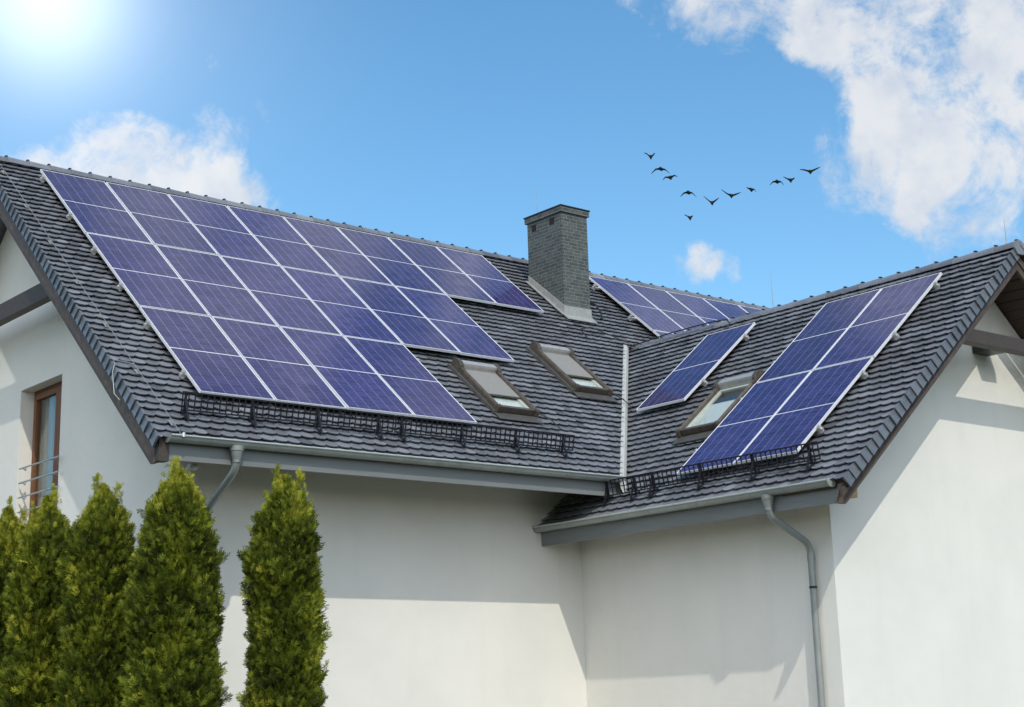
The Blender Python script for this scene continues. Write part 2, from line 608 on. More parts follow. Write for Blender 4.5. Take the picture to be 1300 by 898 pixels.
# the valley, where the two tile planes meet
def valley_x(y):
    return W0[0] + (zmain(y) - ZO - W0[2] - TILE / math.cos(PB)) / math.tan(PB)


vdir = Vector((valley_x(-5.0) - valley_x(-3.0), -2.0, 0)).normalized()
vnor_main = Vector((-vdir.y, vdir.x, 0))      # horizontal, to be turned towards +x
if vnor_main.x < 0:
    vnor_main = -vnor_main
vp = Vector((valley_x(-4.0), -4.0, 0))

rng = random.Random(3)
VB_M = 7.70                                   # tails of the lowest course hang over the gutter
ncm = int((VB_M + 0.42) / GA)
mu, ml = MB(), MB()
for k in range(ncm + 1):
    vt = VB_M - k * GA
    if vt < 2.95:
        course(mu, FM, k, vt, vmain_verge(vt), XE - 0.1, rng)
    else:
        yv = FM(0, vt, TILE).y
        course(ml, FM, k, vt, vmain_verge(vt), valley_x(yv) + 0.25, rng)
vergeM = (FM(vmain_verge(0), 0, TILE), (FM.v * 1 + FM.u * -0.018).cross(FM.n))
vn = Vector(vergeM[1])
if vn.x > 0:
    vn = -vn
ridge_cut = (Vector((0, YR, ZR)), Vector((0, 1, 0)))
# the same slope on the far side of the wing
mr = MB()
for k in range(ncm + 1):
    vt = VB_M - k * GA
    if vt >= 2.95:
        course(mr, FM, k, vt, 2 * XR - valley_x(FM(0, vt, TILE).y) - 0.3, XE - 0.1, rng)
mr.build('roof', M['tile'], house, cuts=[(Vector((2 * XR - vp.x, vp.y, 0)), Vector((-vnor_main.x, vnor_main.y, 0)))])
roof = mu.build('roof', M['tile'], house, cuts=[(vergeM[0], vn), ridge_cut])
ml.build('roof', M['tile'], house, cuts=[(vergeM[0], vn), (vp - vnor_main * 0.125, vnor_main)])

VB_W = 5.085
ncw = int((VB_W + 0.66) / GA)
wu, wl = MB(), MB()
for k in range(ncw + 1):
    vt = VB_W - k * GA
    if vt < 4.02:
        course(wu, FW, k, vt, -5.6, uwing_verge(vt), rng)
    else:
        course(wl, FW, k, vt, -2.50, uwing_verge(vt), rng)
vw = (FW.v + FW.u * 0.018).cross(FW.n)
if vw.y > 0:
    vw = -vw
vergeW = (FW(uwing_verge(0), 0, TILE), vw)
rdir = Vector((XR_B - XR_F, 8.05, 0)).normalized()
rn = Vector((rdir.y, -rdir.x, 0))
wing_ridge_cut = (Vector((XR_F, -9.95, 0)), rn)
wu.build('roof', M['tile'], house, cuts=[vergeW, wing_ridge_cut, (vp - vnor_main * 0.115, -vnor_main)])
wl.build('roof', M['tile'], house, cuts=[vergeW, (Vector((0, YW, 0)), Vector((0, 1, 0)))])


# verge tiles: the flap folded down over the edge of the gable, one per course
def flaps(F, nc, vb, edge, sgn, vmin):
    m = MB()
    r2 = random.Random(5)
    for k in range(nc + 1):
        vt = vb - k * GA + r2.gauss(0, 0.003)
        if vt < vmin:
            continue
        e = edge(vt)
        t = min(1, max(0, r2.gauss(0.14, 0.08)))
        o1, o0 = 0.040 + r2.gauss(0, 0.003), 0.014   # tail stands further out than the head
        n1 = TILE + 0.010
        d = 0.165
        hv = GA * 1.12

        def P(v, n, o):
            return F(edge(v) + sgn * o, v, n)
        vb2 = vt - 0.006
        vh = vt - hv
        a = [P(vh, n1 - 0.022, o0), P(vb2, n1 + 0.004, o1), P(vb2 - 0.012, n1 - d * 0.55, o1 + 0.004), P(vb2 - 0.030, n1 - d, o1 - 0.004), P(vh - 0.03, n1 - d, o0)]
        c = [P(vh, n1 - 0.022, o0 - 0.03), P(vb2, n1 + 0.004, o1 - 0.03), P(vb2 - 0.012, n1 - d * 0.55, o1 - 0.026), P(vb2 - 0.030, n1 - d, o1 - 0.034), P(vh - 0.03, n1 - d, o0 - 0.03)]
        m.add(a + c, [(0, 1, 2, 3, 4), (9, 8, 7, 6, 5)] + [(i, 5 + i, 5 + (i + 1) % 5, (i + 1) % 5) for i in range(5)], t)
    return m


for F, e, sg, v0, v1 in ((FM, vmain_verge, -1, -0.45, 7.6), (FW, uwing_verge, 1, -0.5, 5.05)):
    m = MB()  # dark strip that paints the shade in the gaps behind the flaps
    a, b = e(v0), e(v1)
    P8 = [F(a, v0, TILE - 0.15), F(a - sg * 0.02, v0, TILE - 0.15), F(b - sg * 0.02, v1, TILE - 0.15), F(b, v1, TILE - 0.15),
          F(a, v0, TILE - 0.022), F(a - sg * 0.02, v0, TILE - 0.022), F(b - sg * 0.02, v1, TILE - 0.022), F(b, v1, TILE - 0.022)]
    m.hexa(P8)
    m.build('verge_shade_strip', M['dark_cap'], house)
flaps(FM, ncm, VB_M, vmain_verge, -1, -0.35).build('verge_tiles', M['tile'], house)
flaps(FW, ncw, VB_W, uwing_verge, 1, -0.48).build('verge_tiles', M['tile'], house)


# decks under the tiles (light-tight), with the far slopes
def deck_main():
    m = MB()
    n0, n1 = TILE - 0.115, TILE - 0.045
    yv = FM(0, 7.55, TILE).y
    xb = valley_x(yv)
    xt = valley_x(FM(0, 2.9, TILE).y)
    poly = [(-0.66, -0.5), (-0.82, 7.55), (xb - 0.19, 7.55), (xt - 0.19, 2.9), (XE, 2.9), (XE, -0.5)]
    k = len(poly)
    m.add([FM(u, v, n0) for u, v in poly] + [FM(u, v, n1) for u, v in poly], [tuple(range(k)), tuple(range(k, 2 * k))] + [(i, (i + 1) % k, k + (i + 1) % k, k + i) for i in range(k)])
    return m


deck_main().build('roof_deck', M['undereave'], house)
m = MB()
xb, xt = valley_x(FM(0, 7.55, TILE).y), valley_x(FM(0, 2.9, TILE).y)
poly = [(2 * XR - xb + 0.1, 7.55), (2 * XR - xt, 2.9), (XE, 2.9), (XE, 7.55)]
m.add([FM(u, v, TILE - 0.115) for u, v in poly] + [FM(u, v, TILE - 0.045) for u, v in poly], [(0, 1, 2, 3), (4, 5, 6, 7), (0, 1, 5, 4), (1, 2, 6, 5), (2, 3, 7, 6), (3, 0, 4, 7)])
m.build('roof_deck', M['undereave'], house)
m = MB()
poly = [(-5.15, -0.62), (-1.45, 4.05), (-2.46, 4.4), (-2.46, 5.0), (3.04, 5.0), (2.95, -0.62)]
k = len(poly)
m.add([FW(u, v, TILE - 0.105) for u, v in poly] + [FW(u, v, TILE - 0.045) for u, v in poly], [tuple(range(k)), tuple(range(k, 2 * k))] + [(i, (i + 1) % k, k + (i + 1) % k, k + i) for i in range(k)])
m.build('roof_deck', M['undereave'], house)
# back slope of the main roof
m = MB()
L = 8.0
a, b_ = Vector((-0.72, YR + 0.01, ZR - 0.02)), Vector((XE, YR + 0.01, ZR - 0.02))
dn = Vector((0, math.cos(PA), -math.sin(PA))) * L
m.add([a, b_, b_ + dn, a + dn, a - Vector((0, 0, .1)), b_ - Vector((0, 0, .1)), b_ + dn - Vector((0, 0, .1)), a + dn - Vector((0, 0, .1))],
      [(0, 1, 2, 3), (4, 5, 6, 7), (0, 1, 5, 4), (1, 2, 6, 5), (2, 3, 7, 6), (3, 0, 4, 7)])
m.build('roof', M['tile'], house)
# right slope of the wing: tiles above, boards below
m = MB()
p0 = Vector((XR_F + 0.005, -10.02, ZRF + 0.01))
p1 = Vector((XR_B + 0.005, -1.3, ZRB + 0.01))
dn = Vector((math.cos(PB), 0, -math.sin(PB))) * 5.75
lift = Vector((0, 0, 0.03))
up = [p0, p1, p1 + dn, p0 + dn]
m.add([p + lift for p in up] + [p - lift for p in up], [(0, 1, 2, 3), (4, 5, 6, 7), (0, 1, 5, 4), (1, 2, 6, 5), (2, 3, 7, 6), (3, 0, 4, 7)])
m.build('roof', M['tile'], house)
m = MB()
nb = 34
sec = [p0 - Vector((0, 0, 0.034)), p0 + dn - Vector((0, 0, 0.034))]
for i in range(nb, 0, -1):                    # tongue-and-groove boards: one sheet with a groove at each joint
    for fr, dz in ((0.0, 0.062), (-0.90, 0.062), (-0.93, 0.048), (-0.97, 0.048)):
        sec.append(p0 + dn * ((i + fr) / nb) - Vector((0, 0, dz)))
m.prism([q + Vector((0, .06, 0)) for q in sec], (0, 1.2, 0))
m.build('soffit', M['undereave'], house)


# ridge caps: half-round tiles with a clip at each joint
def ridge(p0, p1, r=0.105, step=0.335, drop=0.070, ends=True):
    p0, p1 = Vector(p0), Vector(p1)
    d = (p1 - p0)
    Ln = d.length
    d.normalize()
    side = d.cross(Vector((0, 0, 1))).normalized()
    up_ = side.cross(d)
    m = MB()
    clips = []
    n = int(Ln / step)
    step = Ln / n
    rg = random.Random(11)
    for i in range(n):
        a = p0 + d * (i * step)
        b = a + d * (step + 0.035)
        tone = min(1, max(0, rg.gauss(0.42, 0.14)))
        rings = []
        for q, rr in ((a, r + 0.010), (b, r - 0.004)):
            ring = []
            for s in range(11):
                an = math.pi * s / 10
                ring.append(q + side * math.cos(an) * rr * 1.12 + up_ * (math.sin(an) * rr - drop))
            for s in range(10, -1, -1):
                an = math.pi * s / 10
                ring.append(q + side * math.cos(an) * (rr - 0.015) * 1.12 + up_ * (math.sin(an) * (rr - 0.015) - drop))
            rings.append(ring)
        m.loft(rings, tone)
        c = a + d * 0.012 + up_ * (r - drop)
        if True:
            cl = MB()
            cl.hexa([c + side * x + d * y + up_ * z for z in (-0.01, 0.028) for x, y in ((-.028, -.018), (.028, -.018), (.028, .018), (-.028, .018))])
            clips.append(cl)
    if ends:                                   # closed half-round end disc
        for q, sg in ((p0, -1), (p1, 1)):
            ring0 = [q + d * sg * 0.0 + side * math.cos(math.pi * s / 12) * (r + .012) * 1.12 + up_ * (math.sin(math.pi * s / 12) * (r + .012) - drop) for s in range(13)]
            m.prism(ring0 + [q - side * (r * .6) + up_ * (-drop - .09), q + side * (r * .6) + up_ * (-drop - .09)][:], d * sg * 0.03, 0.5)
    o = m.build('ridge_cap', M['tile'], house, smooth=40)
    for cl in clips:
        cl.build('ridge_clip', M['dark_cap'], o)
    return o


ridge((-0.72, YR, ZR + 0.005), (XE, YR, ZR + 0.005))
ridge((XR_F - 0.005, -9.98, ZRF + 0.005), (XR_B, -1.75, ZRB - 0.01))

# valley sheet between the two slopes
m = MB()
ytop, ybot = -2.12, -5.86
for (F, sgn) in ((FM, -1), (FW, 1)):
    pass
va, vb_ = Vector((valley_x(ytop) - 0.155, ytop, zmain(ytop) - 0.002)), Vector((valley_x(ybot) - 0.155, ybot, zmain(ybot) - 0.002))
hm = (FM.u - vdir * FM.u.dot(vdir))
dd = (vb_ - va).normalized()
sm = (-FM.u - dd * (-FM.u).dot(dd)).normalized()
sw = (-FW.u - dd * (-FW.u).dot(dd)).normalized()
wv = 0.085
prof = lambda c: [c + sm * 0.062, c + Vector((0, 0, 0.012)), c - sm * 0.03 - Vector((0, 0, 0.02)), c - sm * 0.035 - Vector((0, 0, 0.20)), c - Vector((0, 0, 0.20)), c + sm * 0.062 - FM.n * 0.05]
m.loft([prof(va), prof(vb_)])
m.build('valley_flashing', M['valley'], house)


# barge boards
def barge_main():
    m = MB()
    zc = -5.283 + ZO
    for (x0, x1, na, nb_) in ((-0.815, -0.775, -0.19, -0.335), (-0.795, -0.755, -0.33, -0.405)):
        pts = []
        ve = 7.62
        top0, top1 = FM(0, -0.62, TILE + na + 0.03), FM(0, ve, TILE + na + 0.03)
        b0, b1 = FM(0, -0.30, TILE + nb_), FM(0, ve, TILE + nb_)
        # lower end cut level
        def at_z(n):
            # point on the line of that depth where z = zc
            base = FM(0, 0, TILE + n)
            s = (zc - base.z) / FM.v.z
            return FM(0, s, TILE + n)
        B = at_z(nb_)
        poly = [Vector((x0, p.y, p.z)) for p in (top0, top1)]
        if na > -0.3:
            poly += [Vector((x0, top1.y + 0.02, -5.10 + ZO)), Vector((x0, top1.y + 0.03, zc)), Vector((x0, at_z(nb_).y, zc))]
        else:
            T = at_z(na + 0.03)
            poly = [Vector((x0, top0.y, top0.z)), Vector((x0, T.y, T.z)), Vector((x0, B.y, B.z))]
        poly += [Vector((x0, b0.y, b0.z))]
        # lean the board a little outward towards the eave, as the verge does
        m.prism(poly, (x1 - x0, 0, 0))
    # mirror for the back slope
    yb = YR
    return m


bm_ = barge_main()
n0 = len(bm_.v)
vs, fs = list(bm_.v), list(bm_.f)
bm_.add([(p[0], 2 * YR - p[1], p[2]) for p in vs], fs)
bm_.v = [(p[0] + 0.115 - 0.0235 * abs(YR - p[1]), p[1], p[2]) for p in bm_.v]
bm_.build('barge_board', M['barge_y'], house)

m = MB()
zc = -5.868 + ZO
YBG = -9.965


def wz(n, z):
    base = FW(0, 0, TILE + n)
    s = (z - base.z) / FW.v.z
    return FW(0, s, TILE + n)


for (y0, y1, na, nb_) in ((YBG - 0.045, YBG, -0.10, -0.185), (YBG - 0.025, YBG + 0.02, -0.180, -0.285)):
    t0 = FW(0, -0.70, TILE + na)
    B = wz(nb_, zc)
    b0 = FW(0, -0.30, TILE + nb_)
    if na > -0.15:
        t1 = FW(0, 5.12, TILE + na)
        poly = [(t0.x, t0.z), (t1.x, t1.z), (t1.x - 0.005, zc), (B.x, zc), (b0.x, b0.z)]
    else:
        T = wz(na, zc)
        poly = [(t0.x, t0.z), (T.x, T.z), (B.x, B.z), (b0.x, b0.z)]
    # meet at the ridge on a plumb cut
    def ends(n):
        p = FW(0, 0, TILE + n)
        s = (p.x - XR_F) / math.cos(PB)
        return FW(0, s, TILE + n)
    A0, A1 = ends(na), ends(nb_)
    poly[0] = (A0.x - 0.001, A0.z)
    poly[-1] = (A1.x - 0.001, A1.z)
    pp = [(x, y0 + 0.07 - 0.0234 * (XR_F - x), z) for x, z in poly]
    m.prism(pp, (0, y1 - y0, 0))
    m.prism([(2 * XR_F - x, y0 + 0.07 - 0.0234 * (XR_F - x), z) for x, z in poly], (0, y1 - y0, 0))
m.build('barge_board', M['barge_x'], house)
# boards under the left slope of the wing verge
m = MB()
m.fbox(FW, 2.1, 2.94, -0.45, 5.05, TILE - 0.135, TILE - 0.108)
m.build('soffit', M['undereave'], house)
# boards under the main verge
m = MB()
m.fbox(FM, -0.62, 0.05, -0.35, 7.55, TILE - 0.15, TILE - 0.118)
m.build('soffit', M['undereave'], house)

# tie beams across the two gables, with the purlin ends
m = MB()
m.box(-0.56, -0.42, -2.02, 2.80, -2.47 + ZO, -2.215 + ZO)
m.build('tie_beam', M['beam'], house, bevel=0.006)
m = MB()
m.box(8.55, 11.65, -9.93, -9.77, -3.535 + ZO, -3.345 + ZO)
m.build('tie_beam', M['beam'], house, bevel=0.006)
m = MB()
m.box(6.42, 6.58, -9.62, YG + 0.36, -5.705 + ZO, -5.49 + ZO)
m.build('purlin_end', M['pine'], house, bevel=0.004)


# fascias and soffits under the eaves
m = MB()
m.box(-0.70, 6.55, -5.715, -5.68, -5.255 + ZO, -5.00 + ZO)
m.build('fascia', M['fascia'], house, bevel=0.004)
m = MB()
m.box(-0.83, -0.705, -5.735, -5.60, -5.275 + ZO, -4.99 + ZO)
m.build('eave_block', M['beam'], house, bevel=0.004)
m = MB()
m.box(5.885, 5.92, -9.985, YW - 0.003, -5.838 + ZO, -5.58 + ZO)
m.build('fascia', M['fascia'], house, bevel=0.004)


# gutters: half-round troughs with a rolled front lip, seams and closed ends
def gutter(a, b, out, r=0.072, seam=1.0):
    a, b, out = Vector(a), Vector(b), Vector(out)
    d = (b - a).normalized()
    upv = Vector((0, 0, 1))

    def sec(rr0, rr1):
        pts = []
        for k in range(13):
            an = math.pi + math.pi * k / 12
            pts.append((math.cos(an) * rr0, math.sin(an) * rr0))
        for k in range(12, -1, -1):
            an = math.pi + math.pi * k / 12
            pts.append((math.cos(an) * rr1, math.sin(an) * rr1))
        return pts
    # x of the section: -1 is the front; 'out' is the outward direction
    def ring(c, pts):
        return [c - out * x + upv * z for x, z in pts]
    m = MB()
    m.loft([ring(a, sec(r, r - 0.004)), ring(b, sec(r, r - 0.004))])
    o = m.build('gutter', M['gutter'], house, smooth=40)
    m = MB()
    m.tube([a + out * (r + .004) + upv * 0.004, b + out * (r + .004) + upv * 0.004], 0.0125, 10)
    m.build('lip', M['lip'], o, smooth=60)
    Ln = (b - a).length
    s = 0.55
    while s < Ln - 0.3:
        c = a + d * s
        mm = MB()
        mm.loft([ring(c - d * .012, sec(r + .0045, r + .001)), ring(c + d * .012, sec(r + .0045, r + .001))])
        mm.build('bracket', M['gutter'], o, smooth=40)
        s += seam
    for c, sg in ((a, -1), (b, 1)):
        mm = MB()
        half = [(math.cos(math.pi + math.pi * k / 12) * (r + .008), math.sin(math.pi + math.pi * k / 12) * (r + .008)) for k in range(13)]
        half += [(r + .008, .02), (-r - .018, .02)]
        mm.prism(ring(c, half), d * sg * 0.014)
        mm.build('end_cap', M['lip'] if sg * d.y + d.x < 0.5 and True else M['gutter'], o)
    return o


m = MB()
m.box(14.05, XE - 0.02, -5.715, -5.68, -5.255 + ZO, -5.00 + ZO)
m.build('fascia', M['fascia'], house, bevel=0.004)
GR = gutter((14.2, -5.80, -4.995 + ZO), (XE + 0.02, -5.80, -4.995 + ZO), (0, -1, 0), seam=0.9)
GM = gutter((-0.755, -5.80, -4.995 + ZO), (6.26, -5.80, -4.995 + ZO), (0, -1, 0), seam=0.9)
GW = gutter((5.80, YW - 0.006, -5.575 + ZO), (5.80, -9.86, -5.575 + ZO), (-1, 0, 0), seam=0.9)


# downpipes with a funnel outlet, swan neck and clips
def arc_path(pts, rad=0.13, n=6):
    pts = [Vector(p) for p in pts]
    out = [pts[0]]
    for i in range(1, len(pts) - 1):
        p, a, b = pts[i], (pts[i - 1] - pts[i]).normalized(), (pts[i + 1] - pts[i]).normalized()
        s, e = p + a * rad, p + b * rad
        for k in range(n + 1):
            t = k / n
            out.append(s * (1 - t) ** 2 + p * 2 * t * (1 - t) + e * t * t)
    return out + [pts[-1]]


def downpipe(top, wallpt, ztop_wall, clips):
    top, wallpt = Vector(top), Vector(wallpt)
    p = [top + Vector((0, 0, -0.09)), top + Vector((0, 0, -0.26)), Vector((wallpt.x, wallpt.y, ztop_wall)), Vector((wallpt.x, wallpt.y, 0.02))]
    m = MB()
    m.tube(arc_path(p), 0.044, 16)
    o = m.build('downpipe', M['gutter'], house, smooth=50)
    m = MB()
    m.tube([top + Vector((0, 0, z)) for z in (0.0, -0.055, -0.06, -0.15, -0.155, -0.19)], [0.088, 0.082, 0.074, 0.052, 0.050, 0.050], 18)
    m.build('funnel', M['gutter'], o, smooth=35)
    for z in clips:
        m = MB()
        c = Vector((wallpt.x, wallpt.y, z))
        m.tube([c - Vector((0, 0, .014)), c + Vector((0, 0, .014))], 0.049, 16)
        m.build('clip', M['iron'], o, smooth=50)
    for i, z in enumerate((ztop_wall - 0.16, ztop_wall - 2.0)):
        m = MB()
        c = Vector((wallpt.x, wallpt.y, z))
        m.tube([c - Vector((0, 0, .04)), c + Vector((0, 0, .04))], 0.0475, 16)
        m.build('socket', M['gutter'], o, smooth=50)


downpipe((0.125, -5.80, -5.045 + ZO), (0.125, YW - 0.07, 0), -6.05 + ZO, (3.0, 1.2))
downpipe((5.81, -8.85, -5.625 + ZO), (XW - 0.08, -8.83, 0), -6.20 + ZO, (-6.73 + ZO, -8.6 + ZO))

# ------------------------------------------------------------------ window with a rail in the left gable
wy0, wy1, wx = WY0, WY1, 0.205
win = MB()
fw = 0.075
win.box(wx, wx + 0.10, wy0, wy0 + fw, WZ0, WZ1)
win.box(wx, wx + 0.10, wy1 - fw, wy1, WZ0, WZ1)
win.box(wx, wx + 0.10, wy0 + fw, wy1 - fw, WZ1 - fw, WZ1)
win.box(wx, wx + 0.10, wy0 + fw, wy1 - fw, WZ0, WZ0 + fw)
wo = win.build('window', M['window_wood'], house, bevel=0.006)
sm_ = MB()
ym = -0.61
for (a0, a1) in ((wy0 + fw - 0.01, ym - 0.001), (ym + 0.001, wy1 - fw + 0.01)):
    z0_, z1_ = WZ0 + fw - 0.01, WZ1 - fw + 0.01
    sw_ = 0.085
    for q in ((a0, a0 + sw_, z0_, z1_), (a1 - sw_, a1, z0_, z1_), (a0 + sw_, a1 - sw_, z1_ - sw_, z1_), (a0 + sw_, a1 - sw_, z0_, z0_ + sw_)):
        sm_.box(wx - 0.028, wx + 0.05, *q)
sm_.build('sash', M['window_wood'], wo, bevel=0.008)
pm = MB()
pm.box(wx + 0.012, wx + 0.02, wy0 + fw, wy1 - fw, WZ0 + fw, WZ1 - fw)
pm.build('pane', M['glass'], wo)
cm_ = MB()
pts = []
nfold = 60
for i in range(nfold + 1):
    y = wy0 + (wy1 - wy0) * i / nfold
    pts.append((wx + 0.13 + 0.022 * math.sin(i * 1.35) + 0.008 * math.sin(i * 3.1), y))
for (a, b2) in zip(pts[:-1], pts[1:]):
    cm_.hexa([(a[0], a[1], WZ0), (b2[0], b2[1], WZ0), (b2[0] + .004, b2[1], WZ0), (a[0] + .004, a[1], WZ0),
              (a[0], a[1], WZ1), (b2[0], b2[1], WZ1), (b2[0] + .004, b2[1], WZ1), (a[0] + .004, a[1], WZ1)])
cm_.build('curtain', M['curtain'], wo)
bl = MB()
bl.box(0.60, 0.62, wy0 - 1, wy1 + 1, WZ0 - 0.5, WZ1 + 0.5)
bl.build('room_wall', M['room'], wo)
rl = None
for z in (-4.548, -4.757, -4.965, -5.175, -5.385):
    q = MB()
    q.tube([(-0.065, wy0 - 0.17, z + ZO), (-0.065, wy1 - 0.24, z + ZO)], 0.0125, 12)
    # the rails run between two round standoffs on the wall
    ob = q.build('railing_bar', M['steel'], wo, smooth=60)
    for y in (wy1 - 0.30, wy0 + 0.12):
        q = MB()
        if y < -0.5:
            x1_ = wx - 0.03
        else:
            x1_ = 0.0
        q.tube([(-0.065, y, z + ZO), (x1_, y, z + ZO)], 0.012, 10)
        q.tube([(x1_ - 0.014, y, z + ZO), (x1_ - 0.001, y, z + ZO)], 0.032, 16)
        q.build('standoff', M['steel'], wo, smooth=40)


# ------------------------------------------------------------------ chimney
CX0, CX1, CY0, CY1 = 9.155, 9.775, -1.46, -0.51
CT = 0.655 + ZO
m = MB()
m.box(CX0, CX1, CY0, CY1, -1.7 + ZO, CT)
chim = m.build('chimney', M['slate'], house, bevel=0.004)
m = MB()
m.box(CX0 - 0.035, CX1 + 0.035, CY0 - 0.035, CY1 + 0.035, CT - 0.085, CT + 0.02)
m.build('collar', M['slate'], chim, bevel=0.004)
m = MB()
m.box(CX0 - 0.05, CX1 + 0.05, CY0 - 0.05, CY1 + 0.05, CT + 0.021, CT + 0.042)
m.build('cap', M['dark_cap'], chim, bevel=0.003)
for yc, zc_ in ((-0.70, -0.205), (-1.20, -0.195)):
    m = MB()
    s = 0.062
    m.box(CX0 - 0.004, CX0 + 0.02, yc - s, yc + s, CT + zc_ - s, CT + zc_ + s)
    ve = m.build('vent', M['void'], chim)
# flashings: apron at the front, stepped sides
m = MB()
vF = (-CY0 + TILE * 0) / math.cos(PA)
v_front = -(CY0 - math.sin(PA) * 0.0) / math.cos(PA)
def v_at_y(y, n):
    return (-y - math.sin(PA) * n) / math.cos(PA)
nf = TILE + 0.035
vf, vbk = v_at_y(CY0, nf), v_at_y(CY1, nf)
zf = FM(0, vf, nf).z
m.box(CX0 - 0.012, CX1 + 0.012, CY0 - 0.012, CY0 + 0.01, zf - 0.03, zf + 0.165)
m.fbox(FM, CX0 - 0.03, CX1 + 0.05, vf + 0.005, vf + 0.17, nf - 0.012, nf + 0.004)
for x0, x1 in ((CX0 - 0.014, CX0 + 0.01), (CX1 - 0.01, CX1 + 0.014)):
    a0, a1 = FM(0, vf, nf), FM(0, vbk, nf)
    m.prism([(x0, a0.y - 0.013, a0.z - 0.02), (x0, a1.y, a1.z - 0.02), (x0, a1.y, a1.z + 0.13), (x0, a0.y - 0.013, a0.z + 0.155)], (x1 - x0, 0, 0))
m.fbox(FM, CX0 - 0.055, CX0 - 0.002, vbk - 0.05, vf + 0.02, nf - 0.010, nf + 0.008)
m.fbox(FM, CX1 + 0.002, CX1 + 0.06, vbk - 0.05, vf + 0.02, nf - 0.010, nf + 0.008)
m.build('flashing', M['lead'], chim, bevel=0.003)


# ------------------------------------------------------------------ roof windows
def roof_window(F, u0, u1, v0, v1, awning, dark_top=False):
    """frame covers, hood across the top, sash, pane, and the outside awning that covers the upper part"""
    t, zt = 0.052, 0.020                      # side cover width, top height
    zb = TILE - 0.02
    m = MB()

    def half_round(uc, v0_, v1_, w, h):
        rings = []
        for v in (v0_, v1_):
            rings.append([F(uc + w / 2 * math.cos(math.pi * k / 8), v, zt - h + h * math.sin(math.pi * k / 8)) for k in range(9)] + [F(uc - w / 2, v, zb), F(uc + w / 2, v, zb)])
        m.loft(rings)
    half_round(u0 + t / 2, v0 + 0.02, v1 + 0.015, t, 0.05)
    half_round(u1 - t / 2, v0 + 0.02, v1 + 0.015, t, 0.05)
    m.fbox(F, u0 + t, u1 - t, v1 - 0.055, v1, zb, zt - 0.022)
    o = m.build('roof_window', M['sky_frame'], house, smooth=40)
    # flashing apron under the sill and side gutters
    m = MB()
    m.fbox(F, u0 - 0.03, u1 + 0.03, v1 + 0.018, v1 + 0.19, TILE + 0.016, TILE + 0.030)
    m.build('flashing', M['lead_dark'], o, bevel=0.003)
    for q0, q1 in ((u0 - 0.035, u0 - 0.002), (u1 + 0.002, u1 + 0.035)):
        m = MB()
        m.fbox(F, q0, q1, v0 - 0.05, v1 + 0.015, TILE - 0.01, TILE + 0.050)
        m.build('side_gutter', M['lead_dark'], o, bevel=0.003)
    # rounded end pieces of the hood and the foot of each cover
    for uc in (u0 + t / 2, u1 - t / 2):
        m = MB()
        sec = []
        for k in range(13):
            an = math.pi * k / 12
            sec.append((v0 + 0.10 - 0.115 * math.cos(an), zt + 0.055 * math.sin(an) + 0.0))
        sec = [(v0 - 0.015, zb)] + sec + [(v0 + 0.30, zt - 0.01), (v0 + 0.30, zb)]
        m.prism([F(uc - t / 2 - 0.008, v, n) for v, n in sec], F.u * (t + 0.016))
        m.build('end_piece', M['sky_frame'], o, bevel=0.006)
        m = MB()
        m.prism([F(uc - t / 2 - 0.006, v, n) for v, n in ((v1 - 0.03, zb), (v1 - 0.03, zt + 0.006), (v1 + 0.02, zt + 0.006), (v1 + 0.034, zt - 0.02), (v1 + 0.034, zb))], F.u * (t + 0.012))
        m.build('foot_piece', M['sky_frame'], o, bevel=0.006)
    # hood
    m = MB()
    sec = [(v0, zb)]
    for k in range(7):
        an = math.pi * k / 12
        sec.append((v0 + 0.09 - 0.09 * math.cos(an), zt - 0.015 + 0.055 * math.sin(an)))
    sec += [(v0 + 0.165, zt + 0.038), (v0 + 0.175, zt + 0.005), (v0 + 0.175, zb)]
    m.prism([F(u0 + t + 0.006, v, n) for v, n in sec], F.u * (u1 - u0 - 2 * t - 0.012))
    m.build('hood', M['sky_hood'], o, bevel=0.004)
    # sash and pane
    m = MB()
    a0, a1, b0, b1 = u0 + t, u1 - t, v0 + 0.175, v1 - 0.055
    s = 0.055
    zs = TILE + 0.075
    m.fbox(F, a0, a0 + s, b0, b1, zb, zs)
    m.fbox(F, a1 - s, a1, b0, b1, zb, zs)
    m.fbox(F, a0 + s, a1 - s, b1 - s, b1, zb, zs)
    m.fbox(F, a0 + s, a1 - s, b0, b0 + s, zb, zs)
    m.build('sash', M['sash'], o, bevel=0.004)
    m = MB()
    m.fbox(F, a0 + s - .004, a1 - s + .004, b0 + s - .004, b1 - s + .004, TILE + 0.052, TILE + 0.058)
    m.build('pane', M['glass'], o)
    m = MB()  # white sheet added under the glass in place of reflected cloud
    if awning:
        m.fbox(F, a0 + s, a1 - s, b0 + s, b1 - s, TILE + 0.036, TILE + 0.042)
        m.build('glare_sheet', M['glare_white'], o)
        m = MB()
        vE = v0 + 0.175 + (v1 - v0 - 0.23) * 0.67
        m.fbox(F, a0 + 0.004, a1 - 0.004, b0 - 0.002, vE, zs + 0.012, zs + 0.017)
        m.build('awning', M['awning'], o)
        m = MB()
        m.fbox(F, a0 + 0.002, a1 - 0.002, vE, vE + 0.022, zs + 0.004, zs + 0.026)
        m.build('awning_bar', M['sky_frame'], o, bevel=0.003)
    else:
        m.fbox(F, a0 + s, a1 - s, b0 + 0.36, b1 - s, TILE + 0.036, TILE + 0.042)
        m.build('glare_sheet', M['glare_white'], o)
        m = MB()
        m.fbox(F, a0 + s, a1 - s, b0 + s, b0 + 0.359, TILE + 0.030, TILE + 0.036)
        m.build('dark_reflection', M['room'], o)  # dark sheet painting the dark reflection in the upper glass
    return o


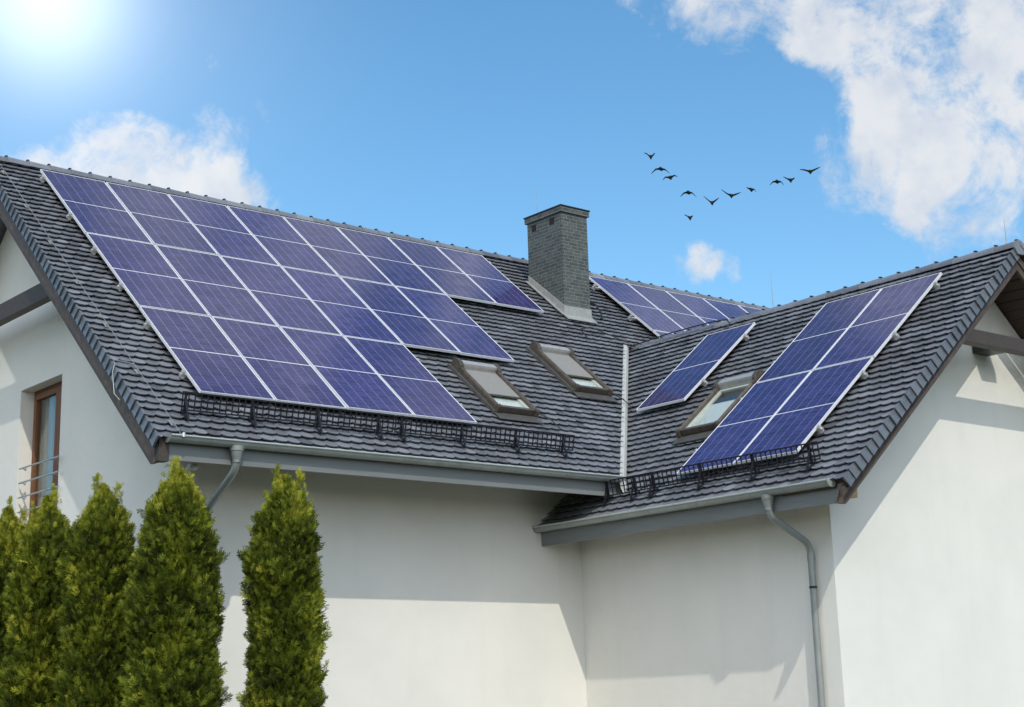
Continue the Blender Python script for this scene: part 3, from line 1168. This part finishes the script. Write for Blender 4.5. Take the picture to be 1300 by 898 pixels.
roof_window(FM, 4.95, 5.71, 4.79, 6.11, True)
roof_window(FM, 7.17, 7.93, 3.72, 5.07, True)
roof_window(FW, -0.86, -0.05, 1.92, 3.23, False)


# ------------------------------------------------------------------ snow guards
def snow_guard(F, u0, u1, v, brackets, h=0.205):
    m = MB()
    base = F(0, v, TILE + 0.075)
    up_ = (Vector((0, 0, 1)) * 0.9 + F.n * 0.35).normalized()
    out = F.u.cross(up_).normalized()
    P = lambda u, s: F(u, v, TILE + 0.075) + up_ * s

    def bar(a, b, w):
        d = (b - a).normalized()
        x = out * w
        y = d.cross(out).normalized() * w
        m.hexa([a - x - y, a + x - y, a + x + y, a - x + y, b - x - y, b + x - y, b + x + y, b - x + y])
    for s in (0.0, h * 0.5, h):
        bar(P(u0, s), P(u1, s), 0.0095 if s != h * 0.5 else 0.006)
    n = max(2, round((u1 - u0) / 0.083))
    for i in range(n + 1):
        u = u0 + (u1 - u0) * i / n
        if i in (0, n):
            u += 0.004 if i == 0 else -0.004
        bar(P(u, 0.008), P(u, h - 0.008), 0.006)
    o = m.build('snow_guard', M['iron'], house)
    for u in brackets:
        m = MB()
        w = 0.014
        foot = F(u, v - 0.06, TILE + 0.03)
        toe = F(u, v + 0.17, TILE + 0.03)
        top = F(u, v, TILE + 0.075) + up_ * (h + 0.012)
        sx = F.u * w
        for a, b, th in ((foot, toe, .006), (toe, P(u, h * 0.62), .007), (P(u, -0.05) - out * 0, top, .009)):
            d = (b - a).normalized()
            y = d.cross(F.u).normalized() * th
            # keep the strut a hair behind the mesh of bars
            sh = -out * 0.014 if out.dot(F.v) > 0 else out * 0.014
            a2, b2 = a + sh, b + sh
            m.hexa([a2 - sx - y, a2 + sx - y, a2 + sx + y, a2 - sx + y, b2 - sx - y, b2 + sx - y, b2 + sx + y, b2 - sx + y])
        m.build('bracket', M['iron'], o)
    return o


snow_guard(FM, -0.41, 2.60, 7.12, (-0.36, 0.54, 1.47, 2.38))
snow_guard(FM, 2.63, 5.68, 7.12, (2.74, 3.71, 4.64, 5.49))
snow_guard(FW, -1.33, -0.45, 4.66, (-1.20, -0.66))
snow_guard(FW, -0.42, 2.60, 4.66, (-0.30, 0.61, 1.53, 2.45))

# ------------------------------------------------------------------ lightning wire, rods, cables
m = MB()
pts = []
for i in range(30):
    v = -0.55 + i * (7.72 + 0.55) / 29
    pts.append(FM(-0.575 - 0.004 * v, v, TILE + 0.045 + 0.0015 * math.sin(i * 2.1)))
pts.append(Vector((pts[-1].x, -5.87, -4.975 + ZO)))
m.tube(pts, 0.0042, 8)
wire = m.build('lightning_wire', M['wire'], house, smooth=60)
for v in (0.2, 1.4, 2.6, 3.8, 5.0, 6.2, 7.4):
    m = MB()
    c = FM(-0.575 - 0.004 * v, v, TILE)
    m.tube([c + FM.n * 0.0, c + FM.n * 0.05], 0.008, 8)
    m.fbox(FM, -0.60 - 0.004 * v, -0.55 - 0.004 * v, v - 0.10, v + 0.02, TILE + 0.012, TILE + 0.017)
    m.build('wire_holder', M['wire'], wire)
m = MB()
m.tube([Vector((-0.575 - .004 * 7.7, -5.885, -5.01 + ZO)), Vector((-0.575 - .004 * 7.7, -5.885, -4.96 + ZO))], 0.02, 10)
m.build('gutter_clamp', M['steel'], wire)
# the wire's side branch down over the verge
m = MB()
q = [FM(-0.60, 6.02, TILE + .04), FM(-0.86, 5.98, TILE + .045), V3(-0.965, -4.82, -4.00), V3(-0.985, -4.80, -4.10), V3(-0.985, -4.865, -4.376), V3(-0.96, -4.97, -4.47)]
m.tube(q, 0.006, 8)
m.build('wire_branch', M['wire'], wire, smooth=60)
for p, h in (((10.21, 0.42, ZR + 0.04), 1.55), ((10.18, -5.38, ZRF + 0.06), 0.34), ((10.10, -9.80, ZRF + 0.06), 0.36), ((16.9, 0.42, ZR + 0.04), 0.9)):
    m = MB()
    m.tube([p, (p[0], p[1], p[2] + h)], [0.006, 0.003], 8)
    m.build('lightning_rod', M['wire'], house, smooth=60)
def wcab(pts, r=0.008):
    m = MB()
    m.tube(arc_path(pts, 0.05, 4), r, 8)
    return m


wcab([FW(-4.95, -0.50, -.07), FW(-4.5, -0.56, -.055), FW(-3.9, -0.60, -.04), FW(-3.2, -0.60, -.04), FW(-2.75, -0.58, -.04), FW(-2.45, -0.54, -.05), FW(-2.26, -0.36, -.07), FW(-2.33, -0.16, -.08), FW(-2.35, 0.02, -.06)], 0.011).build('cable', M['rubber'], house, smooth=60)
wcab([FM(9.0, 2.95, -.07), FM(9.05, 2.6, -.06), FM(9.45, 2.42, -.07), FM(9.85, 2.70, -.07), FM(10.0, 2.9, -.05)], 0.010).build('cable', M['rubber'], house, smooth=60)
wcab([FM(9.96, 1.45, -.08), FM(10.10, 1.38, -.02), FM(10.16, 1.50, .03), FM(10.18, 1.72, -.03), FM(10.10, 1.9, -.08)], 0.016).build('cable', M['rubber'], house, smooth=60)
wcab([FM(7.98, 4.9, -.08), FM(8.1, 5.2, -.06), FM(8.16, 5.40, -.09)], 0.009).build('cable', M['rubber'], house, smooth=60)
wcab([FM(5.76, 5.95, -.08), FM(5.9, 6.22, -.06), FM(5.96, 6.42, -.09)], 0.009).build('cable', M['rubber'], house, smooth=60)
wcab([FW(-1.42, 1.85, -.08), FW(-1.15, 1.88, -.05), FW(-0.90, 1.98, -.07)], 0.009).build('cable', M['rubber'], house, smooth=60)

# ------------------------------------------------------------------ lamps on the walls
lamp = empty('wall_lamp', (10.20, YG - 0.16, -3.33 + ZO), 'dark square wall lamp under the brown tie beam of the right gable', 'lamp')
m = MB()
m.box(10.02, 10.38, YG - 0.34, YG - 0.003, -3.40 + ZO, -3.24 + ZO)
m.build('housing', M['lamp_dark'], lamp, bevel=0.008)
m = MB()
m.box(10.10, 10.36, YG - 0.352, YG - 0.335, -3.385 + ZO, -3.255 + ZO)
m.build('lens', M['lamp_lens'], lamp, bevel=0.004)
fl = empty('floodlight', (-0.03, -4.75, -5.17 + ZO), 'small white outdoor lamp under the eaves behind the tallest left conifer', 'lamp')
m = MB()
rings = []
for k, (x, r) in enumerate(((-0.06, 0.02), (-0.045, 0.042), (0.0, 0.052), (0.05, 0.048), (0.08, 0.02))):
    rings.append([Vector((x + 0.02, -4.92 + r * math.cos(2 * math.pi * q / 14), -5.175 + ZO + 0.8 * r * math.sin(2 * math.pi * q / 14))) for q in range(14)])
m.loft(rings)
m.build('head', M['plastic_white'], fl, smooth=60)
m = MB()
m.tube([(-0.03, -4.90, -5.165 + ZO), (-0.25, -4.80, -5.16 + ZO), (-0.25, -4.75, -5.17 + ZO)], 0.014, 8)
m.tube([(-0.02, -4.90, -5.19 + ZO), (-0.02, YW - 0.0, -5.30 + ZO)], 0.016, 8)
m.build('arm', M['plastic_white'], fl, smooth=60)


# ------------------------------------------------------------------ solar panels
PW, PL, PD = 1.036, 2.2075, 0.04
fm = MB()
t = 0.011
for (x0, x1, y0, y1) in ((0, t, -PL, 0), (PW - t, PW, -PL, 0), (t, PW - t, -t, 0), (t, PW - t, -PL, -PL + t)):
    fm.box(x0, x1, y0, y1, -PD, 0)
proto = empty('solar_panel', (0, 0, 0), 'solar panel', 'solar panel', 'solar panels on the roofs')
pf = fm.build('frame', M['alu'], proto, bevel=0.0018)
cm2 = MB()
cm2.box(t - .002, PW - t + .002, -PL + t - .002, -t + .002, -0.012, -0.004)
pc = cm2.build('cell_sheet', M['cell'], proto)
bk = MB()
bk.box(0.42, 0.62, -0.30, -0.18, -0.035, -0.0125)
pj = bk.build('junction_box', M['rubber'], proto, bevel=0.003)


def frame_matrix(F, o):
    # local x along u, local y up the slope, local z along the normal
    return Matrix(((F.u.x, -F.v.x, F.n.x, o.x), (F.u.y, -F.v.y, F.n.y, o.y), (F.u.z, -F.v.z, F.n.z, o.z), (0, 0, 0, 1)))


first = True
prs = random.Random(21)
PIX_U, PIX_V = 1.06, 2.23155


def place_panel(F, u, v, label):
    global first
    if first:
        r = proto
        first = False
    else:
        r = proto.copy()
        col.objects.link(r)
        for ch in (pf, pc, pj):
            c = ch.copy()
            col.objects.link(c)
            c.parent = r
    mm = frame_matrix(F, F(u, v, 0))
    # the fastest of installers leaves a hair of tilt between neighbours
    r.matrix_world = mm @ Matrix.Rotation(prs.gauss(0, 0.0015), 4, 'X') @ Matrix.Rotation(prs.gauss(0, 0.0015), 4, 'Y')
    r['label'] = label
    return r


ordw = ['leftmost', 'second from left', 'third from left', 'fourth from left', 'fifth from left', 'sixth from left', 'seventh from left', 'rightmost']
for row, (cnt, nm) in enumerate(((8, 'top'), (6, 'middle'), (4, 'bottom'))):
    for i in range(cnt):
        w = 'rightmost' if i == cnt - 1 else ordw[i]
        place_panel(FM, i * PIX_U + 0.01, row * PIX_V + 0.01, 'solar panel, %s in the %s row of the large stepped left array' % (w, nm))
for i in range(5):
    w = ['just right of the chimney', 'second from the chimney', 'third from the chimney', 'fourth from the chimney', 'fifth from the chimney'][i]
    place_panel(FM, 11.085 + i * PIX_U + 0.01, 0.01 - 0.029, 'solar panel in the far row behind the wing roof, ' + w)
place_panel(FM, 11.085 + 0.01, PIX_V + 0.01 - 0.029, 'solar panel showing only a top sliver below the far row, above the valley')
for j, nm in enumerate(('upper', 'lower')):
    for i, nn in enumerate(('left', 'right')):
        place_panel(FW, i * PIX_U + 0.01, j * PIX_V + 0.01, '%s %s solar panel of the block of four on the wing roof' % (nm, nn))
place_panel(FW, -2.489 + 0.01, 0.004, 'single solar panel standing alone beside the valley on the wing roof')


# mounting rails under the panels, their ends show at the side
def rail(F, u0, u1, v, label):
    m = MB()
    m.fbox(F, u0, u1, v - 0.02, v + 0.02, -PD - 0.042, -PD - 0.002)
    o = empty('mounting_rail', F(u0, v, -PD - 0.02), label, 'mounting rail', 'rails under the solar panels')
    m.build('profile', M['rail'], o, bevel=0.003)
    for ue, sg in ((u0, 1), (u1, -1)):          # end clamps holding the frames
        m = MB()
        m.fbox(F, ue + sg * 0.018, ue + sg * 0.058, v - 0.025, v + 0.025, -PD - 0.001, -0.006)
        m.fbox(F, ue + sg * 0.025, ue + sg * 0.052, v - 0.014, v + 0.014, -0.006, 0.006)
        m.build('end_clamp', M['rail'], o, bevel=0.003)
    u = u0 + 0.05
    while u < u1:
        m = MB()
        m.fbox(F, u - 0.018, u + 0.018, v - 0.05, v + 0.028, TILE + 0.012, -PD - 0.043)
        m.build('roof_hook', M['rail'], o, bevel=0.002)
        u += (u1 - u0 - 0.10) / max(1, round((u1 - u0) / 1.3)) - 1e-6


for (row, v, n_, lab) in ((0, 0.275, 8, 'upper rail under the top row of the large left array'), (0, 1.60, 8, 'lower rail under the top row of the large left array'),
                          (1, 2.72, 6, 'upper rail under the middle row of the large left array'), (1, 3.83, 6, 'lower rail under the middle row of the large left array'),
                          (2, 4.90, 4, 'upper rail under the bottom row of the large left array'), (2, 6.19, 4, 'lower rail under the bottom row of the large left array')):
    rail(FM, -0.062, n_ * PIX_U + 0.05, v, 'aluminium ' + lab)
rail(FM, 11.085 - 0.16, 11.085 + 5 * PIX_U, 0.42, 'aluminium upper rail under the far row right of the chimney')
rail(FM, 11.085 - 0.16, 11.085 + 5 * PIX_U, 1.66, 'aluminium lower rail poking out left of the far row beside the chimney')
for v, lab in ((0.31, 'topmost rail'), (1.65, 'second rail from the top'), (2.62, 'third rail from the top'), (3.89, 'lowest rail')):
    rail(FW, -0.05, 2 * PIX_U + 0.062, v, 'aluminium %s under the block of four panels on the wing' % lab)
for v, lab in ((0.39, 'upper'), (1.69, 'lower')):
    rail(FW, -2.489 - 0.05, -2.489 + PIX_U + 0.062, v, 'aluminium %s rail under the single panel on the wing roof' % lab)


# ------------------------------------------------------------------ conifers
def thuja(x, y, ztop, rad, seed, label, tips, twist=0.0):
    rg = random.Random(seed)
    H = ztop + ZO
    root = empty('conifer', (x, y, 0), label, 'conifer', 'columnar conifers in front of the house')
    m = MB()
    m.tube([(x, y, 0), (x + .02, y, H * 0.35), (x - .01, y + .01, H * 0.72)], [0.075, 0.055, 0.02], 9)
    m.build('trunk', M['bark'], root, smooth=60)
    lobes = [(rg.uniform(0, 2 * math.pi), rg.uniform(0.15, 0.95), rg.uniform(0.16, 0.30), rg.uniform(0.015, 0.055)) for _ in range(46)]

    def radius(h, an):                        # h in metres above ground
        d = H - h
        r = rad * (1 - math.exp(-max(0, d - 0.02) / 0.27)) * (0.86 + 0.30 * min(d, 3.2) / 3.2)
        r *= 0.70 + 0.30 * min(1, h / 0.5)
        for (la, lh, ls, lr) in lobes:
            da = math.atan2(math.sin(an - la), math.cos(an - la)) * max(r, .15)
            dh = h - lh * H
            q = (da * da + dh * dh) / (ls * ls)
            if q < 4:
                r += lr * math.exp(-q * 1.4) * min(1, d / 0.5)
        r += 0.075 * noise.noise(Vector((math.cos(an) * rad * 8, math.sin(an) * rad * 8 + seed, h * 4.2))) * min(1, d / 0.4)
        r += 0.060 * noise.noise(Vector((math.cos(an) * rad * 17, math.sin(an) * rad * 17 + seed, h * 7.5))) * min(1, d / 0.3)
        return r - 0.03
    lf = MB()

    def blade(p, d, sd, ln, w, tone):
        a = p
        q = p + d * ln * 0.45
        e = p + d * ln
        lf.add([a, q + sd * w, e, q - sd * w], [(0, 1, 2, 3)], tone)

    def spray(p, out, upb, size, tone):
        d = (out * (1 - upb) + Vector((0, 0, 1)) * upb + Vector((rg.gauss(0, .28), rg.gauss(0, .28), rg.gauss(0, .22)))).normalized()
        sd = d.cross(Vector((rg.gauss(0, 1), rg.gauss(0, 1), rg.gauss(0, .35)))).normalized()
        nb_ = 5
        for i in range(nb_):
            tt = i / nb_
            q = p + d * size * tt
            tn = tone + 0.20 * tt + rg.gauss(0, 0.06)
            for s in (-1, 1):
                b = (d * 0.75 + sd * s * 0.75 + Vector((rg.gauss(0, .15), rg.gauss(0, .15), rg.gauss(0, .15)))).normalized()
                n2 = b.cross(d.cross(sd)).normalized()
                blade(q, b, n2, size * (0.66 - 0.30 * tt), size * 0.062, min(1, max(0, tn)))
        blade(p, d, sd, size * 1.25, size * 0.055, min(1, max(0, tone + 0.25)))
    # inner twigs: dense and dark, they close the crown
    N = int(11500 * rad / 0.45)
    zlo = 1.25
    for i in range(N):
        u = rg.random()
        h = zlo + (H - zlo) * (1 - (1 - u) ** 0.92)
        an = rg.uniform(0, 2 * math.pi)
        r = radius(h, an)
        if r < 0.02:
            r = 0.02
        k = rg.random()
        inner = k < 0.26
        rr = r * (rg.uniform(0.60, 0.82) if inner else rg.uniform(0.84, 1.03) if k < 0.95 else rg.uniform(1.02, 1.13))
        p = Vector((x + rr * math.cos(an), y + rr * math.sin(an), h - 0.04))
        out = Vector((math.cos(an), math.sin(an), 0))
        cl = noise.noise(Vector((an * 2.2 * rad + seed, h * 3.0, seed * 1.7)))
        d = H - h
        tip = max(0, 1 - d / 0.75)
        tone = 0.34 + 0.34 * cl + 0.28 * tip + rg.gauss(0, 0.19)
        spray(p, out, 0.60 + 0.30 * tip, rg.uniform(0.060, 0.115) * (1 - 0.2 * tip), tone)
    for i in range(int(N * 0.20)):            # the lower crown, below the picture
        h = rg.uniform(0.15, zlo)
        an = rg.uniform(0, 2 * math.pi)
        r = radius(h, an) * rg.uniform(0.8, 1.02)
        spray(Vector((x + r * math.cos(an), y + r * math.sin(an), h)), Vector((math.cos(an), math.sin(an), 0)), 0.5, rg.uniform(0.15, 0.22), rg.gauss(0.36, .12))
    # leaders at the top
    for (dx, dy, dh, n_) in tips:
        for i in range(n_):
            tt = rg.random()
            sp = 0.050 * (1 - tt) + 0.008
            p = Vector((x + dx + rg.gauss(0, sp), y + dy + rg.gauss(0, sp), H + dh - 0.34 + 0.34 * tt))
            spray(p, Vector((rg.gauss(0, 1), rg.gauss(0, 1), 0)).normalized(), 0.86, rg.uniform(0.045, 0.08), 0.60 + 0.25 * tt + rg.gauss(0, .08))
    # core: lumpy twig mass against daylight, its dark tone painting the crown's inner shade
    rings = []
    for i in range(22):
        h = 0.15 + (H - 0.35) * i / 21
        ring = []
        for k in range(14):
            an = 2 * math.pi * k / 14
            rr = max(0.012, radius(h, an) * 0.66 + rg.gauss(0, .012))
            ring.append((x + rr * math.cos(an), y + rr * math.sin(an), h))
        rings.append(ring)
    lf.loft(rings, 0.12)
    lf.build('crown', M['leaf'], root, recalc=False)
    return root


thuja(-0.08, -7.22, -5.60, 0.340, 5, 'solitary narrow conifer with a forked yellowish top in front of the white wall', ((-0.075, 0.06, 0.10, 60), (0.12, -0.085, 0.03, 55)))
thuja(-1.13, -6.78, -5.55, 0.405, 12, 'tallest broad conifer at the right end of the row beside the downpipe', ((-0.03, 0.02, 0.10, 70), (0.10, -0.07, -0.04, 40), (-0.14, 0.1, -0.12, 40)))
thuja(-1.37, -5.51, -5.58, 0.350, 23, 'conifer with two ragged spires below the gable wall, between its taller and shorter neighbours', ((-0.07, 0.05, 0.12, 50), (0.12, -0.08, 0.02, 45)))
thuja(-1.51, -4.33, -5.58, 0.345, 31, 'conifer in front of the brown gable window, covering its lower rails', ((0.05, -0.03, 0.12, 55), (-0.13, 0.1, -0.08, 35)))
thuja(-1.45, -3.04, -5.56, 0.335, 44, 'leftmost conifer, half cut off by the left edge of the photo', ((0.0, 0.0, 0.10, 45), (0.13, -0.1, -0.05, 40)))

# ------------------------------------------------------------------ birds
CAM = Vector((-9.132612, -22.037849, -8.124649 + ZO))
FWD, RT, UP = Vector((0.617, 0.748, 0.243)).normalized(), Vector((0.776, -0.631, -0.028)).normalized(), Vector((-0.132, -0.205, 0.97)).normalized()


def bird(px, py, dist, pts, label, head=1):
    """pts: wing line from tip to tip in pixels of the photo (x right, y down), the middle point is the body"""
    d = (FWD * 2032.41 + RT * (px - 644.09) - UP * (py - 394.99)).normalized()
    c = CAM + d * (dist / d.dot(FWD))
    s = dist / 2032.41
    away = (FWD * 0.80 - UP * 0.45 + RT * 0.25 * head).normalized()  # direction the body points along
    m = MB()
    # resample the wing line finely
    line = []
    n = len(pts)
    mid = n // 2
    for i in range(n - 1):
        for k in range(4):
            t_ = k / 4
            line.append((pts[i][0] * (1 - t_) + pts[i + 1][0] * t_, pts[i][1] * (1 - t_) + pts[i + 1][1] * t_))
    line.append(pts[-1])
    span = max(abs(p[0]) for p in pts) * s
    rings = []
    for i, (x, y) in enumerate(line):
        p = c + RT * (x * s) - UP * (y * s)
        w = abs(x * s) / max(span, .01)
        chord = 0.135 * (1 - w ** 2.2) + 0.02
        thick = 0.012
        bodyk = math.exp(-(x * s / 0.055) ** 2)
        chord += 0.19 * bodyk
        thick += 0.042 * bodyk
        sweep = -0.07 * w
        ring = []
        for k in range(12):
            an = 2 * math.pi * k / 12
            cc = math.cos(an)
            shape = 1.0 if cc > 0 else 1.0
            ring.append(p + away * (cc * chord * 0.5 * shape + sweep) + UP * (math.sin(an) * thick * (1.0 - 0.45 * cc * bodyk) - 0.02 * bodyk))
        rings.append(ring)
    m.loft(rings)
    o = m.build('bird', M['bird'], None, loc=c, smooth=70)
    tag(o, label, 'bird', 'birds flying in a loose line')


bird(825.5, 200.5, 72, [(-7.5, -4.5), (-4, -3.5), (0, 0), (3, -1.5), (6, -4.2)], 'small dark bird with raised wings, uppermost and leftmost of the flock')
bird(839, 215.5, 71, [(-12, 7), (-6.5, 1), (0, -.5), (6, 1.5), (11, 6.5)], 'bird with both wings arched down, second from left in the line')
bird(851, 226.5, 73, [(-9.5, 4), (-6, 0), (0, 0), (5, -2.2), (9.5, -.5)], 'bird with one drooping wing just below the second bird from left')
bird(874, 245.5, 72, [(-10, 6), (-5.5, 1), (0, -.5), (5, 1), (10.5, 6.5)], 'bird arching its wings down directly above the lone lowest bird')
bird(903.5, 259, 70, [(-10, -8), (-5, -4), (0, 0), (5, -3), (9.5, -6)], 'bird with wings raised in a wide V, lowest of the main line')
bird(928, 249.5, 70, [(-12, -7), (-5.5, -2.5), (0, 0), (6, -1.2), (12.5, -3.2)], 'large bird with a long raised left wing at the middle of the line')
bird(953.5, 241.8, 73, [(-5.5, -2), (-3, -1), (0, 0), (4, 0), (7, 4)], 'small compact bird right of the middle with a drooping right wing')
bird(986.5, 231.8, 72, [(-9, 5), (-5, .5), (0, -.5), (5, .5), (9, 5)], 'bird with arched wings, left one of the close pair')
bird(1003.5, 230, 73, [(-9, -3.5), (-5, -2), (0, 0), (2.5, -1), (5, -2.5)], 'bird with one raised wing, right one of the close pair')
bird(1028.5, 218, 70, [(-13, -1), (-6.5, -.6), (0, 1), (6.5, -1.5), (13, -4)], 'bird gliding with wings spread almost flat, rightmost of the flock')
bird(875.5, 278, 73, [(-6.5, -3.5), (-3.5, -2.5), (0, 0), (2, -1), (4, -2.5)], 'lone small bird flying below the rest of the flock')

# ------------------------------------------------------------------ sky, sun
SUN = Vector((-0.466, -0.98, 1.08)).normalized()
el = math.asin(SUN.z)
az = math.atan2(SUN.x, SUN.y)

w = bpy.data.worlds.new('World')
scene.world = w
w.use_nodes = True
nt = w.node_tree
nt.nodes.clear()
k = NB(nt)
out = k.n('ShaderNodeOutputWorld')
bg = k.n('ShaderNodeBackground')
bg.inputs['Strength'].default_value = 0.15
k.link(bg.outputs[0], out.inputs[0])
sky = k.n('ShaderNodeTexSky', sky_type='NISHITA')
sky.sun_disc = False
sky.sun_elevation = el
sky.sun_rotation = az
sky.altitude = 200
sky.air_density = 1.0
sky.dust_density = 1.3
sky.ozone_density = 2.2
dirv = k.n('ShaderNodeTexCoord').outputs['Generated']


def dotdir(d):
    x = k.n('ShaderNodeVectorMath', operation='DOT_PRODUCT')
    k.link(dirv, x.inputs[0])
    x.inputs[1].default_value = Vector(d).normalized()
    return x.outputs['Value']


def blob(d, deg0, deg1, amt=1.0):
    return k.maprange(dotdir(d), math.cos(R(deg1)), math.cos(R(deg0)), 0, amt)


# cumulus banks by direction; those out of view are added for fill and reflections
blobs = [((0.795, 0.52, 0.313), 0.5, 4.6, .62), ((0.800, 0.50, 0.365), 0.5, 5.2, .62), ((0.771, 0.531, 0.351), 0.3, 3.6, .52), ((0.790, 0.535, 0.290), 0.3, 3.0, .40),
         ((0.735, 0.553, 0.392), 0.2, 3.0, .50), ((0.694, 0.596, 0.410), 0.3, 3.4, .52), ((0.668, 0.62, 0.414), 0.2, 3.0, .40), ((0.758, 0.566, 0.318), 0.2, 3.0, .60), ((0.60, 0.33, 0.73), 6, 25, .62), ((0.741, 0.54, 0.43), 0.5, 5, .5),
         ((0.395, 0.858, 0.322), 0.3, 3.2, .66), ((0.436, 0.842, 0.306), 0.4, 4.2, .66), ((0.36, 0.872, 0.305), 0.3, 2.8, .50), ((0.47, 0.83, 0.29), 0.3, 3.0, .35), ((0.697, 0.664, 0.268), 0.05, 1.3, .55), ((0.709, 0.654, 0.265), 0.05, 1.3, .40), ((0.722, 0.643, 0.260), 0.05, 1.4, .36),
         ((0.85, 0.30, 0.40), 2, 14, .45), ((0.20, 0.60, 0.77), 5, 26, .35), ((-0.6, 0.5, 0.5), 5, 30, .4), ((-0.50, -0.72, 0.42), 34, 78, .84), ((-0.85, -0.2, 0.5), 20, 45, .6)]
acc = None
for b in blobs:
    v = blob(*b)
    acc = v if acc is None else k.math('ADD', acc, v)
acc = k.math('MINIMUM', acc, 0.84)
big = k.noise(dirv, 15, 11, 0.60, 0.45)
fine = k.noise(dirv, 75, 8, 0.66, 0.5)
nz = k.math('ADD', k.math('MULTIPLY', big, 2.3), k.math('MULTIPLY', fine, 0.65))
dens = k.math('ADD', k.math('SUBTRACT', nz, 1.475), acc)
alpha = k.maprange(dens, 0.40, 0.98)
shade = k.maprange(k.noise(dirv, 28, 6, 0.55), 0.35, 0.65)
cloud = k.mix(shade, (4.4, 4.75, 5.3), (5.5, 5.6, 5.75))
skyc = k.n('ShaderNodeHueSaturation')
skyc.inputs['Hue'].default_value = 0.489
skyc.inputs['Saturation'].default_value = 1.22
skyc.inputs['Value'].default_value = 1.27
k.link(sky.outputs[0], skyc.inputs['Color'])
fill_boost = k.math('ADD', 1.0, blob((-0.58, -0.66, 0.46), 22, 76, 1.25))   # extra brightness on unseen clouds, added to fill the shaded walls
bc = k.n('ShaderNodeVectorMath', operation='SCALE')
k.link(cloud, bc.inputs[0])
k.link(fill_boost, bc.inputs['Scale'])
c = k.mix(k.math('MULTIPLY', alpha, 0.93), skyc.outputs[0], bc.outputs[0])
# sun glare painted into the sky colour at upper left, apart from the sun lamp
gd = (0.348, 0.841, 0.418)
gl = k.math('ADD', k.math('MULTIPLY', k.math('POWER', k.math('MAXIMUM', dotdir(gd), 0.0), 900.0), 4.5),
            k.math('MULTIPLY', k.math('POWER', k.math('MAXIMUM', dotdir(gd), 0.0), 130.0), 1.3))
gm = k.mix(1.0, c, (0, 0, 0), 'ADD')
mx = k.n('ShaderNodeMix', data_type='RGBA', blend_type='ADD')
mx.inputs[0].default_value = 1.0
k.link(c, mx.inputs[6])
vm = k.n('ShaderNodeCombineColor')
for i, q in enumerate((1.0, 0.99, 0.93)):
    k.link(k.math('MULTIPLY', gl, q), vm.inputs[i])
k.link(vm.outputs[0], mx.inputs[7])
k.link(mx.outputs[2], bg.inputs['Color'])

sl = bpy.data.lights.new('sun', 'SUN')
sl.energy = 2.15
sl.angle = R(0.53)
sl.color = (1.0, 0.94, 0.83)
so = bpy.data.objects.new('sun', sl)
so.rotation_euler = (-SUN).to_track_quat('-Z', 'Y').to_euler()
so.location = SUN * 60
col.objects.link(so)

# ------------------------------------------------------------------ camera
yaw, pitch, roll, f = 0.6896502252, 0.2451697640, -0.0286877875, 2032.4107
fwd = Vector((math.sin(yaw) * math.cos(pitch), math.cos(yaw) * math.cos(pitch), math.sin(pitch)))
rt = Vector((math.cos(yaw), -math.sin(yaw), 0))
upv = rt.cross(fwd)
r2 = rt * math.cos(roll) + upv * math.sin(roll)
u2 = -rt * math.sin(roll) + upv * math.cos(roll)
cd = bpy.data.cameras.new('camera')
cd.sensor_fit = 'HORIZONTAL'
cd.sensor_width = 36.0
cd.lens = 36.0 * f / 1300
cd.shift_x = (650 - 644.09) / 1300
cd.shift_y = (394.99 - 449) / 1300
cd.clip_start = 0.1
cd.clip_end = 3000
co = bpy.data.objects.new('camera', cd)
mw = Matrix((r2, u2, -fwd)).transposed().to_4x4()
mw.translation = CAM
co.matrix_world = mw
col.objects.link(co)
scene.camera = co

scene.view_settings.view_transform = 'Standard'
scene.view_settings.look = 'None'
scene.view_settings.exposure = 0.0
scene.view_settings.gamma = 1.0
